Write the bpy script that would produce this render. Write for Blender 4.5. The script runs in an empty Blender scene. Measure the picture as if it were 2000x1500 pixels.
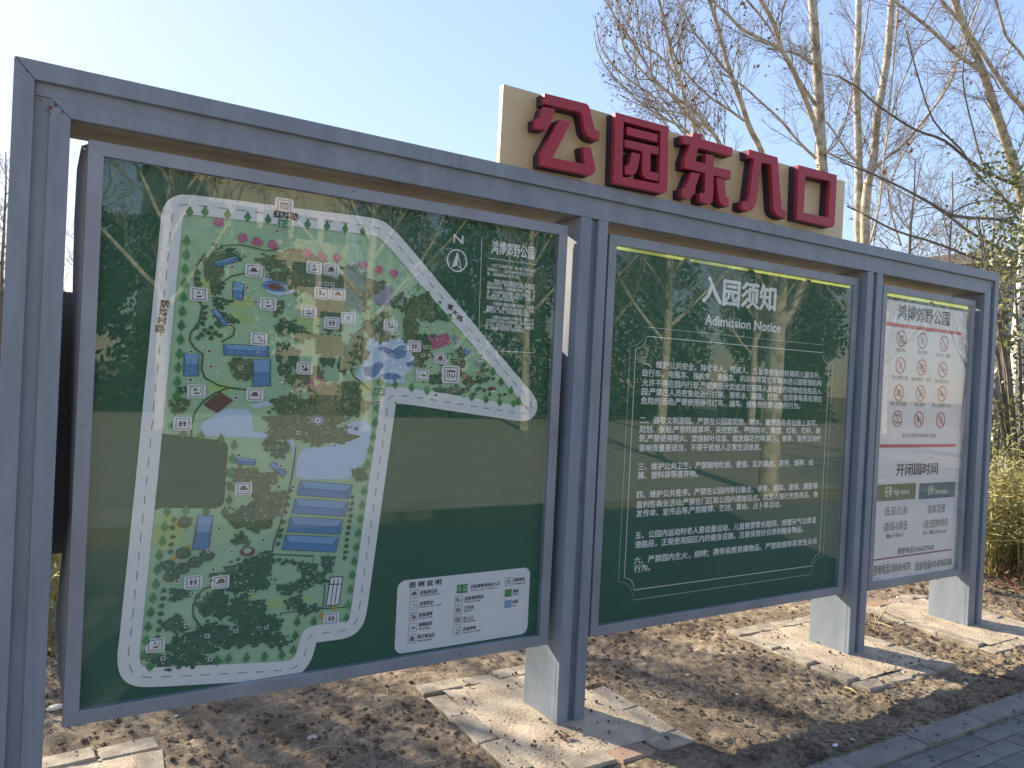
import bpy, math, random
import numpy as np
from mathutils import Vector, Matrix, noise
from mathutils.geometry import tessellate_polygon
rad = math.radians
S = bpy.context.scene
COL = S.collection
rnd = random.Random(7)

# ------------------------------------------------------------------ camera
EYE = Vector((0.0, -2.782, 1.55))
YAW, PITCH, ROLL, FPX = 0.5537, -0.0066, 0.0486, 1491.2
fwd = Vector((math.sin(YAW)*math.cos(PITCH), math.cos(YAW)*math.cos(PITCH), math.sin(PITCH)))
rt0 = Vector((math.cos(YAW), -math.sin(YAW), 0)); up0 = rt0.cross(fwd)
RT = rt0*math.cos(ROLL)+up0*math.sin(ROLL); UP = -rt0*math.sin(ROLL)+up0*math.cos(ROLL)
cam = bpy.data.cameras.new('camera'); co = bpy.data.objects.new('camera', cam); COL.objects.link(co)
cam.sensor_width = 36; cam.lens = FPX/2000*36; cam.clip_start = .05; cam.clip_end = 2000
co.matrix_world = Matrix(((RT.x, UP.x, -fwd.x, EYE.x), (RT.y, UP.y, -fwd.y, EYE.y), (RT.z, UP.z, -fwd.z, EYE.z), (0, 0, 0, 1)))
S.camera = co

# ------------------------------------------------------------------ light
SUN_DIR = Vector((-0.41, 0.91, 0)).normalized()      # towards the sun, behind the boards to the left
SUN_EL = rad(26)
to_sun = Vector((SUN_DIR.x*math.cos(SUN_EL), SUN_DIR.y*math.cos(SUN_EL), math.sin(SUN_EL)))
w = bpy.data.worlds.new('World'); S.world = w; w.use_nodes = True
nt = w.node_tree; bg = nt.nodes['Background']
sky = nt.nodes.new('ShaderNodeTexSky'); sky.sky_type = 'NISHITA'; sky.sun_disc = False
sky.sun_elevation = SUN_EL; sky.sun_rotation = math.atan2(SUN_DIR.x, SUN_DIR.y)
sky.air_density = 1.0; sky.dust_density = .45; sky.ozone_density = 2.2; sky.altitude = 50
# thin winter haze evens the sky out: the glow round the sun is softer, the rest a little paler
bw = nt.nodes.new('ShaderNodeRGBToBW'); nt.links.new(sky.outputs[0], bw.inputs[0])
m1_ = nt.nodes.new('ShaderNodeMath'); m1_.operation = 'MULTIPLY_ADD'; m1_.inputs[1].default_value = .40; m1_.inputs[2].default_value = 1; nt.links.new(bw.outputs[0], m1_.inputs[0])
m2_ = nt.nodes.new('ShaderNodeMath'); m2_.operation = 'DIVIDE'; m2_.inputs[0].default_value = 1.85; nt.links.new(m1_.outputs[0], m2_.inputs[1])
vs_ = nt.nodes.new('ShaderNodeVectorMath'); vs_.operation = 'SCALE'; nt.links.new(sky.outputs[0], vs_.inputs[0]); nt.links.new(m2_.outputs[0], vs_.inputs['Scale']); ti = nt.nodes.new('ShaderNodeVectorMath'); ti.operation = 'MULTIPLY'; ti.inputs[1].default_value = (1.12, .97, .93); nt.links.new(vs_.outputs[0], ti.inputs[0]); nt.links.new(ti.outputs[0], bg.inputs[0]); bg.inputs[1].default_value = 0.15
sl = bpy.data.lights.new('sun', 'SUN'); so = bpy.data.objects.new('sun', sl); COL.objects.link(so)
sl.energy = 5.0; sl.angle = rad(.5); sl.color = (1, .87, .68)
so.rotation_euler = to_sun.to_track_quat('Z', 'Y').to_euler(); so.location = (0, 0, 20)
S.view_settings.view_transform = 'Standard'; S.view_settings.look = 'None'
S.view_settings.exposure = 1.15; S.view_settings.gamma = 1
S.cycles.max_bounces = 8; S.cycles.transparent_max_bounces = 16

# ------------------------------------------------------------------ helpers
def ray(px, py):
    return fwd + RT*((px-1000)/FPX) - UP*((py-750)/FPX)
def at(px, py, Y):                      # survey: photo position on the upright plane y=Y
    v = ray(px, py); return EYE + v*((Y-EYE.y)/v.y)
def gnd(px, py, Z=0.0):                 # survey: photo position on the ground
    v = ray(px, py); return EYE + v*((Z-EYE.z)/v.z)

def mat(name, col, rough=.6, metal=0, noise_amt=0, nscale=20, col2=None, bump=0, bscale=60, spec=.5, detail=4, sub=None):
    m = bpy.data.materials.new(name); m.use_nodes = True; n = m.node_tree; b = n.nodes['Principled BSDF']
    b.inputs['Base Color'].default_value = (*col, 1); b.inputs['Roughness'].default_value = rough
    b.inputs['Metallic'].default_value = metal; b.inputs['Specular IOR Level'].default_value = spec
    tc = n.nodes.new('ShaderNodeTexCoord')
    if noise_amt or col2:
        t = n.nodes.new('ShaderNodeTexNoise'); t.inputs['Scale'].default_value = nscale; t.inputs['Detail'].default_value = detail
        n.links.new(tc.outputs['Object'], t.inputs['Vector'])
        cr = n.nodes.new('ShaderNodeValToRGB')
        c2 = col2 or tuple(max(0, c*(1-noise_amt)) for c in col); c1 = col if col2 else tuple(min(1, c*(1+noise_amt)) for c in col)
        cr.color_ramp.elements[0].position = .35; cr.color_ramp.elements[1].position = .65
        cr.color_ramp.elements[0].color = (*c2, 1); cr.color_ramp.elements[1].color = (*c1, 1)
        n.links.new(t.outputs['Fac'], cr.inputs[0]); n.links.new(cr.outputs[0], b.inputs['Base Color'])
    if bump:
        t = n.nodes.new('ShaderNodeTexNoise'); t.inputs['Scale'].default_value = bscale; t.inputs['Detail'].default_value = 6
        n.links.new(tc.outputs['Object'], t.inputs['Vector'])
        bp = n.nodes.new('ShaderNodeBump'); bp.inputs['Strength'].default_value = bump; bp.inputs['Distance'].default_value = .01
        n.links.new(t.outputs['Fac'], bp.inputs['Height']); n.links.new(bp.outputs[0], b.inputs['Normal'])
    return m

class MB:                               # collects faces, builds ONE mesh object
    def __init__(s): s.v = []; s.f = []; s.mi = []
    def add(s, vs, fs, mi=0):
        o = len(s.v); s.v += [tuple(p) for p in vs]; s.f += [tuple(i+o for i in f) for f in fs]; s.mi += [mi]*len(fs)
    def box(s, x0, x1, y0, y1, z0, z1, mi=0):
        s.add([(x0,y0,z0),(x1,y0,z0),(x1,y1,z0),(x0,y1,z0),(x0,y0,z1),(x1,y0,z1),(x1,y1,z1),(x0,y1,z1)],
              [(0,3,2,1),(4,5,6,7),(0,1,5,4),(1,2,6,5),(2,3,7,6),(3,0,4,7)], mi)
    def prism(s, loops, y0, y1, mi=0):  # loops of (x,z); first the outline, then holes; y0 is the front
        L = [[Vector((p[0], p[1], 0)) for p in lp] for lp in loops]
        tri = tessellate_polygon(L); flat = [p for lp in L for p in lp]; n = len(flat)
        vs = [(p.x, y0, p.y) for p in flat]+[(p.x, y1, p.y) for p in flat]; fs = []
        for t in tri:
            a, b, c = [flat[i] for i in t]
            if (b-a).cross(c-a).z < 0: t = (t[0], t[2], t[1])
            fs.append(tuple(t)); fs.append(tuple(i+n for i in reversed(t)))
        o = 0
        for lp in L:
            k = len(lp)
            area = sum(lp[i].x*lp[(i+1) % k].y-lp[(i+1) % k].x*lp[i].y for i in range(k))
            for i in range(k):
                a, b = o+i, o+(i+1) % k
                q = (a, a+n, b+n, b); fs.append(q if (area > 0) == (lp is L[0]) else q[::-1])
            o += k
        s.add(vs, fs, mi)
    def flat(s, loops, y, mi=0):        # print: a flat figure on the plane y
        y = y-.000012*(len(s.f) and getattr(s, 'nf', 0)); s.nf = getattr(s, 'nf', 0)+1
        L = [[Vector((p[0], p[1], 0)) for p in lp] for lp in loops]
        flat = [p for lp in L for p in lp]; fs = []
        for t in tessellate_polygon(L):
            a, b, c = [flat[i] for i in t]
            fs.append(tuple(t) if (b-a).cross(c-a).z > 0 else (t[0], t[2], t[1]))
        s.add([(p.x, y, p.y) for p in flat], fs, mi)
    def tube(s, pts, rs, k=5, mi=0, cap=False):
        o = len(s.v); n = len(pts)
        ref = Vector((.31, .17, .93))
        for i, p in enumerate(pts):
            d = (pts[min(i+1, n-1)]-pts[max(i-1, 0)]); d = d.normalized() if d.length > 1e-9 else Vector((0, 0, 1))
            a = d.cross(ref);  a = a.normalized() if a.length > .05 else d.cross(Vector((1, 0, 0))).normalized()
            b = d.cross(a)
            for j in range(k):
                t = 2*math.pi*j/k; q = p+(a*math.cos(t)+b*math.sin(t))*rs[i]; s.v.append((q.x, q.y, q.z))
        for i in range(n-1):
            for j in range(k):
                j2 = (j+1) % k; s.f.append((o+i*k+j, o+i*k+j2, o+(i+1)*k+j2, o+(i+1)*k+j)); s.mi.append(mi)
        if cap: s.f.append(tuple(o+(n-1)*k+j for j in range(k))); s.mi.append(mi)
    def blobm(s, c, r, seed, mi=0, sz=1.0):   # small irregular lump, 20 triangles
        R = random.Random(seed); q = Matrix.Rotation(R.random()*6.28, 3, 'Z')
        vs = []
        for v in ICO_V:
            vv = q @ Vector(v); k = r*(.65+.7*R.random()); vs.append((c[0]+vv.x*k, c[1]+vv.y*k, c[2]+vv.z*k*sz))
        s.add(vs, ICO_F, mi)
    def build(s, name, mats, parent=None, smooth=False, bevel=0):
        me = bpy.data.meshes.new(name); me.from_pydata(s.v, [], s.f)
        mats = mats if isinstance(mats, (list, tuple)) else [mats]
        for m in mats: me.materials.append(m)
        if len(mats) > 1: me.polygons.foreach_set('material_index', s.mi)
        if smooth: me.polygons.foreach_set('use_smooth', [True]*len(me.polygons))
        me.update()
        o = bpy.data.objects.new(name, me); COL.objects.link(o)
        if parent: o.parent = parent
        if bevel:
            b = o.modifiers.new('bevel', 'BEVEL'); b.width = bevel; b.segments = 2; b.limit_method = 'ANGLE'; b.angle_limit = rad(40)
        return o
_t = (1+5**.5)/2; _n = (1+_t*_t)**.5
ICO_V = [(a/_n, b/_n, c/_n) for a, b, c in [(-1,_t,0),(1,_t,0),(-1,-_t,0),(1,-_t,0),(0,-1,_t),(0,1,_t),(0,-1,-_t),(0,1,-_t),(_t,0,-1),(_t,0,1),(-_t,0,-1),(-_t,0,1)]]
ICO_F = [(0,11,5),(0,5,1),(0,1,7),(0,7,10),(0,10,11),(1,5,9),(5,11,4),(11,10,2),(10,7,6),(7,1,8),(3,9,4),(3,4,2),(3,2,6),(3,6,8),(3,8,9),(4,9,5),(2,4,11),(6,2,10),(8,6,7),(9,8,1)]

def tag(o, label=None, cat=None, group=None, kind=None):
    if label: o['label'] = label
    if cat: o['category'] = cat
    if group: o['group'] = group
    if kind: o['kind'] = kind
    return o
def empty(name, loc=(0, 0, 0)):
    o = bpy.data.objects.new(name, None); COL.objects.link(o); o.location = loc; o.empty_display_size = .1; return o
TINY = {'lane_dash_print', 'small_marker_print', 'legend_symbol_print', 'plaza_print', 'street_name_print', 'description_print', 'legend_text_print', 'heading_print', 'subheading_print',
        'rule_text_print', 'caption_print', 'hours_print', 'season_print', 'compass_print', 'rule_line_print', 'border_print', 'bar_print', 'prohibition_sign_print', 'pictogram_card', 'exit_card', 'character_shade_core', 'hall_roof_print'}
def P(name, mb, m, parent, **k):
    o = mb.build(name, m, parent, **k)
    if name in TINY: o['kind'] = 'stuff'
    return o

# ------------------------------------------------------------------ materials
def paint_mat():
    m = mat('grey_paint', (.33, .365, .43), .38, 0, bump=.03, bscale=300)
    n = m.node_tree; b = n.nodes['Principled BSDF']; tc = n.nodes.new('ShaderNodeTexCoord')
    t = n.nodes.new('ShaderNodeTexNoise'); t.inputs['Scale'].default_value = 3; t.inputs['Detail'].default_value = 8; t.inputs['Roughness'].default_value = .7
    mp = n.nodes.new('ShaderNodeMapping'); mp.inputs['Scale'].default_value = (3, 3, .6)
    n.links.new(tc.outputs['Object'], mp.inputs[0]); n.links.new(mp.outputs[0], t.inputs[0])
    cr = n.nodes.new('ShaderNodeValToRGB'); e = cr.color_ramp.elements
    e[0].position = .3; e[0].color = (.178, .212, .25, 1); e[1].position = .7; e[1].color = (.262, .305, .352, 1)
    n.links.new(t.outputs['Fac'], cr.inputs[0])
    t2 = n.nodes.new('ShaderNodeTexNoise'); t2.inputs['Scale'].default_value = 9; t2.inputs['Detail'].default_value = 10; t2.inputs['Roughness'].default_value = .75
    n.links.new(tc.outputs['Object'], t2.inputs[0])
    c2 = n.nodes.new('ShaderNodeValToRGB'); f = c2.color_ramp.elements
    f[0].position = .67; f[0].color = (0, 0, 0, 1); f[1].position = .74; f[1].color = (1, 1, 1, 1)
    n.links.new(t2.outputs['Fac'], c2.inputs[0])
    mx = n.nodes.new('ShaderNodeMix'); mx.data_type = 'RGBA'; mx.inputs[7].default_value = (.16, .12, .1, 1)
    n.links.new(c2.outputs[0], mx.inputs[0]); n.links.new(cr.outputs[0], mx.inputs[6]); n.links.new(mx.outputs[2], b.inputs['Base Color'])
    r = n.nodes.new('ShaderNodeMapRange'); r.inputs[3].default_value = .3; r.inputs[4].default_value = .5
    n.links.new(t.outputs['Fac'], r.inputs[0]); n.links.new(r.outputs[0], b.inputs['Roughness'])
    return m
M = {}
M['paint'] = paint_mat()
M['rail'] = mat('aluminium_rail', (.27, .305, .345), .42, .2, noise_amt=.10, nscale=5, detail=9, bump=.02, bscale=400)
M['soffit'] = mat('brown_soffit', (.17, .14, .11), .55, .0, col2=(.3, .25, .19), nscale=5)  # mottled brown, unlike the grey of the frame
M['groove'] = mat('groove_paint', (.15, .19, .27), .5, 0, noise_amt=.15, nscale=10)
M['back'] = mat('dark_back_panel', (.09, .095, .11), .6)
M['black'] = mat('black_print', (.02, .016, .02), .5)
M['white'] = mat('white_print', (.88, .89, .88), .45)
M['card'] = mat('card_white', (.80, .81, .84), .45)
M['steel'] = mat('screw_steel', (.25, .25, .27), .35, .8)
M['cream'] = mat('cream_board', (.66, .56, .36), .35, 0, col2=(.50, .37, .18), nscale=1.6, bump=.2, bscale=8, detail=7)  # pale and golden patches put the board's sheen into its colour
M['red'] = mat('red_letter', (.40, .02, .045), .38, 0, col2=(.33, .028, .045), nscale=7, bump=.08, bscale=40, detail=9)
M['maroon'] = mat('letter_shade_core', (.05, .02, .045), .6)  # near black: shadow behind the characters put into the stand-off's colour
def flatm(name, c, r=.5): return mat(name, c, r)
M['green'] = mat('poster_green', (.022, .115, .062), .5, noise_amt=.05, nscale=2)
M['road'] = flatm('map_road_white', (.80, .82, .82))
M['lawn'] = mat('map_lawn', (.42, .62, .37), .5, col2=(.36, .57, .38), nscale=2.2)
M['lawn2'] = flatm('map_lawn_pale', (.43, .59, .24))
M['canopy'] = mat('map_canopy', (.075, .19, .10), .5, col2=(.038, .115, .065), nscale=60, detail=8)
M['canopy2'] = mat('map_canopy_olive', (.17, .23, .115), .5, col2=(.085, .14, .075), nscale=70, detail=8)
M['icontree'] = mat('map_icon_tree', (.075, .27, .10), .5, noise_amt=.25, nscale=9)
M['path'] = flatm('map_path', (.06, .13, .06))
M['lake'] = flatm('map_lake', (.54, .67, .84))
M['lake2'] = flatm('map_lake_deep', (.14, .26, .46))
M['roof'] = flatm('map_roof_blue', (.11, .27, .50))
M['roof2'] = flatm('map_roof_light', (.21, .41, .66))
M['line'] = flatm('map_line', (.05, .08, .12))
M['brownprint'] = flatm('map_brown', (.17, .085, .07))
M['pink'] = mat('map_pink', (.62, .22, .36), .5, col2=(.45, .10, .2), nscale=220)
M['yellow'] = flatm('map_yellow', (.5, .38, .08))
M['tan'] = flatm('map_tan', (.45, .36, .19))
M['exit'] = flatm('exit_green', (.05, .27, .10))
M['greyprint'] = flatm('map_grey', (.28, .33, .42))
M['redprint'] = flatm('red_print', (.58, .035, .05))
M['olive'] = flatm('olive_box_print', (.17, .21, .09))
M['teal'] = flatm('teal_box_print', (.085, .17, .19))
M['paper'] = mat('white_paper', (.85, .81, .82), .35, 0, bump=.5, bscale=14)
M['greytext'] = flatm('grey_text', (.16, .16, .13))
M['darkred'] = flatm('dark_red_print', (.20, .05, .07))

def glass_mat():
    m = bpy.data.materials.new('window_glass'); m.use_nodes = True; n = m.node_tree; n.nodes.clear()
    out = n.nodes.new('ShaderNodeOutputMaterial'); mix = n.nodes.new('ShaderNodeMixShader')
    tr = n.nodes.new('ShaderNodeBsdfTransparent'); tr.inputs[0].default_value = (.965, .98, .97, 1)
    gl = n.nodes.new('ShaderNodeBsdfGlossy'); gl.inputs['Roughness'].default_value = .0; gl.inputs[0].default_value = (1, 1, 1, 1)
    ge = n.nodes.new('ShaderNodeNewGeometry')
    dt = n.nodes.new('ShaderNodeVectorMath'); dt.operation = 'DOT_PRODUCT'
    n.links.new(ge.outputs['Incoming'], dt.inputs[0]); n.links.new(ge.outputs['Normal'], dt.inputs[1])
    ab = n.nodes.new('ShaderNodeMath'); ab.operation = 'ABSOLUTE'; n.links.new(dt.outputs['Value'], ab.inputs[0])
    su = n.nodes.new('ShaderNodeMath'); su.operation = 'SUBTRACT'; su.inputs[0].default_value = 1; n.links.new(ab.outputs[0], su.inputs[1])
    pw = n.nodes.new('ShaderNodeMath'); pw.operation = 'POWER'; pw.inputs[1].default_value = 5; n.links.new(su.outputs[0], pw.inputs[0])
    ml = n.nodes.new('ShaderNodeMath'); ml.operation = 'MULTIPLY_ADD'; ml.inputs[1].default_value = .955; ml.inputs[2].default_value = .045
    n.links.new(pw.outputs[0], ml.inputs[0]); n.links.new(ml.outputs[0], mix.inputs[0])
    n.links.new(tr.outputs[0], mix.inputs[1]); n.links.new(gl.outputs[0], mix.inputs[2]); n.links.new(mix.outputs[0], out.inputs[0])
    return m
M['glass'] = glass_mat()
def strip_mat():
    m = bpy.data.materials.new('translucent_film'); m.use_nodes = True; n = m.node_tree; n.nodes.clear()
    out = n.nodes.new('ShaderNodeOutputMaterial'); mix = n.nodes.new('ShaderNodeMixShader'); mix.inputs[0].default_value = .85
    d = n.nodes.new('ShaderNodeBsdfDiffuse'); d.inputs[0].default_value = (.1, .2, .08, 1)
    t = n.nodes.new('ShaderNodeBsdfTranslucent'); t.inputs[0].default_value = (.50, .56, .32, 1)
    n.links.new(d.outputs[0], mix.inputs[1]); n.links.new(t.outputs[0], mix.inputs[2]); n.links.new(mix.outputs[0], out.inputs[0])
    return m
M['film'] = strip_mat()

# ------------------------------------------------------------------ text as flat print
TEXTQ = []
def text(mb, s, x0, x1, z0, z1, y, mi=0, bold=.012, rot=0, em=False, slope=0):
    """queue a line of print fitted to the box x0..x1, z0..z1 on the plane y (em: z0..z1 is the full character cell)"""
    cu = bpy.data.curves.new('print', 'FONT'); cu.body = s; cu.size = 1; cu.resolution_u = 2; cu.offset = min(bold, .004); cu.fill_mode = 'FRONT'
    ob = bpy.data.objects.new('print', cu); COL.objects.link(ob)
    TEXTQ.append((mb, ob, x0, x1, z0, z1, y, mi, rot, em, bold))
def flush_text():
    dg = bpy.context.evaluated_depsgraph_get(); dg.update()
    for mb, ob, x0, x1, z0, z1, y, mi, rot, em, bold in TEXTQ:
        oe = ob.evaluated_get(dg); me = oe.to_mesh()
        vs = [v.co.copy() for v in me.vertices]; fs = [tuple(p.vertices) for p in me.polygons]
        if vs:
            a0 = min(v.x for v in vs); a1 = max(v.x for v in vs)
            if em: b0, b1 = -.09, .85
            else: b0 = min(v.y for v in vs); b1 = max(v.y for v in vs)
            sx = (x1-x0)/max(1e-6, a1-a0); sz = (z1-z0)/max(1e-6, b1-b0)
            cx, cz = (x0+x1)/2, (z0+z1)/2
            for q_, (ox, oz) in enumerate([(0, 0)] if bold < .013 else [(-bold, 0), (bold, 0), (0, bold*.6), (0, -bold*.6)]):
                out = []
                for v in vs:
                    px, pz = x0+(v.x-a0+ox)*sx, z0+(v.y-b0+oz)*sz
                    if rot:
                        dx, dz = px-cx, pz-cz; px = cx+dx*math.cos(rot)-dz*math.sin(rot); pz = cz+dx*math.sin(rot)+dz*math.cos(rot)
                    out.append((px, y-.00002*q_, pz))
                mb.add(out, fs, mi)
        oe.to_mesh_clear()
    for q in TEXTQ: 
        cu = q[1].data; bpy.data.objects.remove(q[1]); bpy.data.curves.remove(cu)
    TEXTQ.clear()

# ================================================================== GROUND, KERB, PAVEMENT
def soil_mat():
    m = bpy.data.materials.new('dry_soil'); m.use_nodes = True; n = m.node_tree; b = n.nodes['Principled BSDF']; b.inputs['Roughness'].default_value = .95
    b.inputs['Specular IOR Level'].default_value = .1
    tc = n.nodes.new('ShaderNodeTexCoord')
    a = n.nodes.new('ShaderNodeTexNoise'); a.inputs['Scale'].default_value = 3; a.inputs['Detail'].default_value = 10; a.inputs['Roughness'].default_value = .72
    n.links.new(tc.outputs['Object'], a.inputs[0])
    c = n.nodes.new('ShaderNodeValToRGB'); e = c.color_ramp.elements
    e[0].position = .36; e[0].color = (.15, .115, .085, 1); e[1].position = .66; e[1].color = (.46, .37, .26, 1)
    k = c.color_ramp.elements.new(.5); k.color = (.29, .23, .16, 1)
    n.links.new(a.outputs['Fac'], c.inputs[0]); n.links.new(c.outputs[0], b.inputs['Base Color'])
    f1 = n.nodes.new('ShaderNodeTexNoise'); f1.inputs['Scale'].default_value = 45; f1.inputs['Detail'].default_value = 7; f1.inputs['Roughness'].default_value = .75; n.links.new(tc.outputs['Object'], f1.inputs[0])
    mr = n.nodes.new('ShaderNodeMapRange'); mr.inputs[1].default_value = .35; mr.inputs[2].default_value = .62; mr.inputs[3].default_value = .55; mr.inputs[4].default_value = 1.15; n.links.new(f1.outputs['Fac'], mr.inputs[0])
    vm = n.nodes.new('ShaderNodeVectorMath'); vm.operation = 'SCALE'; n.links.new(c.outputs[0], vm.inputs[0]); n.links.new(mr.outputs[0], vm.inputs['Scale']); n.links.new(vm.outputs[0], b.inputs['Base Color'])
    t = n.nodes.new('ShaderNodeTexNoise'); t.inputs['Scale'].default_value = 70; t.inputs['Detail'].default_value = 8; t.inputs['Roughness'].default_value = .7
    n.links.new(tc.outputs['Object'], t.inputs[0])
    bp = n.nodes.new('ShaderNodeBump'); bp.inputs['Strength'].default_value = .9; bp.inputs['Distance'].default_value = .012
    n.links.new(t.outputs['Fac'], bp.inputs['Height']); n.links.new(bp.outputs[0], b.inputs['Normal'])
    return m
M['soil'] = soil_mat()
M['clod'] = mat('clod', (.22, .17, .12), .95, 0, col2=(.10, .08, .06), nscale=3, bump=.5, bscale=150, spec=.1)
M['litter1'] = mat('dead_leaf_dark', (.10, .06, .035), .85, 0, col2=(.19, .12, .065), nscale=6, spec=.2)
M['litter2'] = mat('dead_leaf_pale', (.33, .26, .17), .8, 0, col2=(.20, .145, .09), nscale=6, spec=.2)
M['straw'] = mat('straw', (.42, .32, .17), .8)
M['concrete'] = mat('dusty_concrete', (.54, .46, .34), .9, 0, col2=(.34, .275, .20), nscale=6, bump=.6, bscale=60, spec=.2, detail=9)
M['brick'] = mat('grey_brick', (.45, .39, .30), .9, 0, col2=(.26, .225, .175), nscale=12, bump=.5, bscale=90, spec=.2)
M['brick_red'] = mat('red_brick', (.40, .27, .20), .9, 0, col2=(.31, .22, .17), nscale=12, bump=.5, bscale=90, spec=.2)
M['kerb'] = mat('kerb_concrete', (.27, .25, .22), .85, 0, col2=(.20, .185, .165), nscale=7, bump=.35, bscale=120, detail=9)
M['paver'] = mat('grey_paver', (.21, .20, .185), .85, 0, col2=(.155, .15, .14), nscale=6, bump=.4, bscale=140, detail=9)
M['paver2'] = mat('grey_paver_pale', (.25, .235, .215), .85, 0, col2=(.19, .18, .165), nscale=6, bump=.4, bscale=140, detail=9)
M['asphalt'] = mat('plaza_paving', (.42, .38, .31), .9, 0, col2=(.33, .30, .24), nscale=2, bump=.3, bscale=80)
M['farsoil'] = mat('far_soil', (.30, .24, .15), .95, 0, col2=(.20, .17, .10), nscale=.8, detail=8)

PADS = [(-.42, .47, -.36, .64), (1.645, 2.53, -.39, .66), (3.79, 4.66, -.38, .62), (5.13, 6.02, -.38, .66)]
def hgt(x, y):
    z = -.016+.022*noise.noise(Vector((x*1.3, y*1.3, 0)))+.014*noise.noise(Vector((x*5, y*5, 3)))+.010*noise.noise(Vector((x*14, y*14, 7)))+.013*noise.noise(Vector((x*29, y*29, 9)))
    # settle against the kerb
    k = min(1, max(0, (y+.78)/.25)); z = z*k+(-.020)*(1-k)
    for a, b, c, d in PADS:
        if a-.3 < x < b+.3 and c-.3 < y < d+.3: z = min(z, -.006+.016*noise.noise(Vector((x*7, y*7, 2))))
    if y > 1: z += .02*min(1, (y-1))
    return z
def in_pad(x, y, m=0.0): return any(a-m < x < b+m and c-m < y < d+m for a, b, c, d in PADS)

mb = MB()
for (a, b, c, d) in [(-400, 400, 8.0, 900), (-400, -3.0, -.78, 8.0), (10.0, 400, -.78, 8.0)]:
    mb.add([(a, c, -.03), (b, c, -.03), (b, d, -.03), (a, d, -.03)], [(0, 1, 2, 3)])
mb.add([(-400, -900, -.12), (400, -900, -.12), (400, -.7, -.12), (-400, -.7, -.12)], [(0, 1, 2, 3)])
tag(mb.build('ground', M['farsoil']), kind='structure')
# near soil bed, uneven
nx, ny = 820, 430; X0, X1, Y0, Y1 = -3.0, 10.0, -.775, 8.0
vs = []; fs = []
for j in range(ny+1):
    y = Y0+(Y1-Y0)*(j/ny)**1.7
    for i in range(nx+1):
        x = X0+(X1-X0)*i/nx; vs.append((x, y, hgt(x, y)-(.03 if in_pad(x, y, -.01) else 0)))
for j in range(ny):
    for i in range(nx):
        a = j*(nx+1)+i; fs.append((a, a+1, a+nx+2, a+nx+1))
mb = MB(); mb.v = vs; mb.f = fs; mb.mi = []
soil = tag(mb.build('soil_bed', M['soil'], smooth=True), kind='structure')

# clods, dead leaf litter and straw on the soil
R = random.Random(3)
def rpos(near=True):
    while True:
        if near: x = R.uniform(-.6, 7.2); y = -.74+3.6*(R.random()**1.4)
        else: x = R.uniform(-.6, 9.5); y = R.uniform(1, 7)
        if not in_pad(x, y, .02): return x, y
mb = MB()
for i in range(34000):
    x, y = rpos(i % 4 != 0)
    if noise.noise(Vector((x*1.7, y*1.7, 20))) < -.15 and R.random() < .75: continue
    r = .0025+.014*R.random()**5; mb.blobm((x, y, hgt(x, y)+r*.25), r, i, sz=.7)
tag(mb.build('soil_clods', M['clod'], smooth=False), 'loose brown clods and crumbs of dry soil around the concrete pads', 'soil clods', kind='stuff')
def leaf_bit(mb, x, y, z, L, R, mi=0):
    a = R.random()*6.28; w_ = L*R.uniform(.3, .6); c, s = math.cos(a), math.sin(a); k = L*R.uniform(.1, .4); t = R.uniform(-.3, .3)*L
    pts = [(-L/2, 0, 0), (0, -w_/2, k), (L/2, 0, t*.4), (0, w_/2, k*.6+t), (0, 0, k*.3)]
    mb.add([(x+p[0]*c-p[1]*s, y+p[0]*s+p[1]*c, z+.003+abs(p[2])) for p in pts], [(0, 1, 4), (1, 2, 4), (2, 3, 4), (3, 0, 4)], mi)
mb = MB()
for i in range(24000):
    x, y = rpos(i % 5 != 0)
    q_ = noise.noise(Vector((x*1.9, y*1.9, 50)))+.5*noise.noise(Vector((x*6, y*6, 5)))
    if q_ < .02 and R.random() < .82: continue
    leaf_bit(mb, x, y, hgt(x, y), R.uniform(.005, .019), R, 0 if R.random() < .7 else 1)
tag(mb.build('leaf_litter', [M['litter1'], M['litter2']]), 'crumbled brown and tan dead leaves scattered over the bare soil', 'leaf litter', kind='stuff')
mb = MB()
for i in range(2600):
    x, y = rpos(i % 5 != 0); a = R.random()*6.28; L = R.uniform(.02, .11); z = hgt(x, y)+.006
    p = Vector((x, y, z)); d = Vector((math.cos(a), math.sin(a), R.uniform(-.02, .15)))*L; m_ = p+d*.5+Vector((R.uniform(-1, 1), R.uniform(-1, 1), .3))*L*.12
    mb.tube([p, m_, p+d], [.0011, .0012, .0008], 3)
tag(mb.build('straw_scatter', M['straw']), 'thin straw and dry stalks strewn over the soil bed', 'straw', kind='stuff')

# brick edged concrete pads under the posts
PAD_LABEL = ['concrete pad with brick edge under the leftmost post', 'brick edged concrete pad under the second post, between map board and notice board',
             'brick edged concrete pad under the third post, between notice board and poster case', 'brick edged concrete pad under the rightmost post by the dry bushes']
def brick_mesh(seed, L, W, H):
    RR = random.Random(seed); mb = MB(); n = 5
    # a slightly worn block: top ring inset, corners jittered
    j = lambda a: RR.uniform(-a, a)
    def ring(z, ins, jit):
        o = []
        for (sx, sy) in ((-1, -1), (0, -1), (1, -1), (1, 1), (0, 1), (-1, 1)):
            o.append((sx*(L/2-ins)+j(jit), sy*(W/2-ins)+j(jit), z+j(jit*.5)))
        return o
    v = ring(-H, 0, .001)+ring(-.007, 0, .003)+ring(0, .007, .003)
    f = []
    for k in range(2):
        for i in range(6): a = k*6+i; b = k*6+(i+1) % 6; f.append((a, b, b+6, a+6))
    f += [(12, 13, 16, 17), (13, 14, 15, 16)]
    mb.add(v, f); return mb
BR = {}
for kk, (mname) in enumerate(['brick', 'brick', 'brick', 'brick_red']):
    BR[kk] = brick_mesh(kk+11, .222, .108, .07)
brick_meshes = {}
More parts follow.
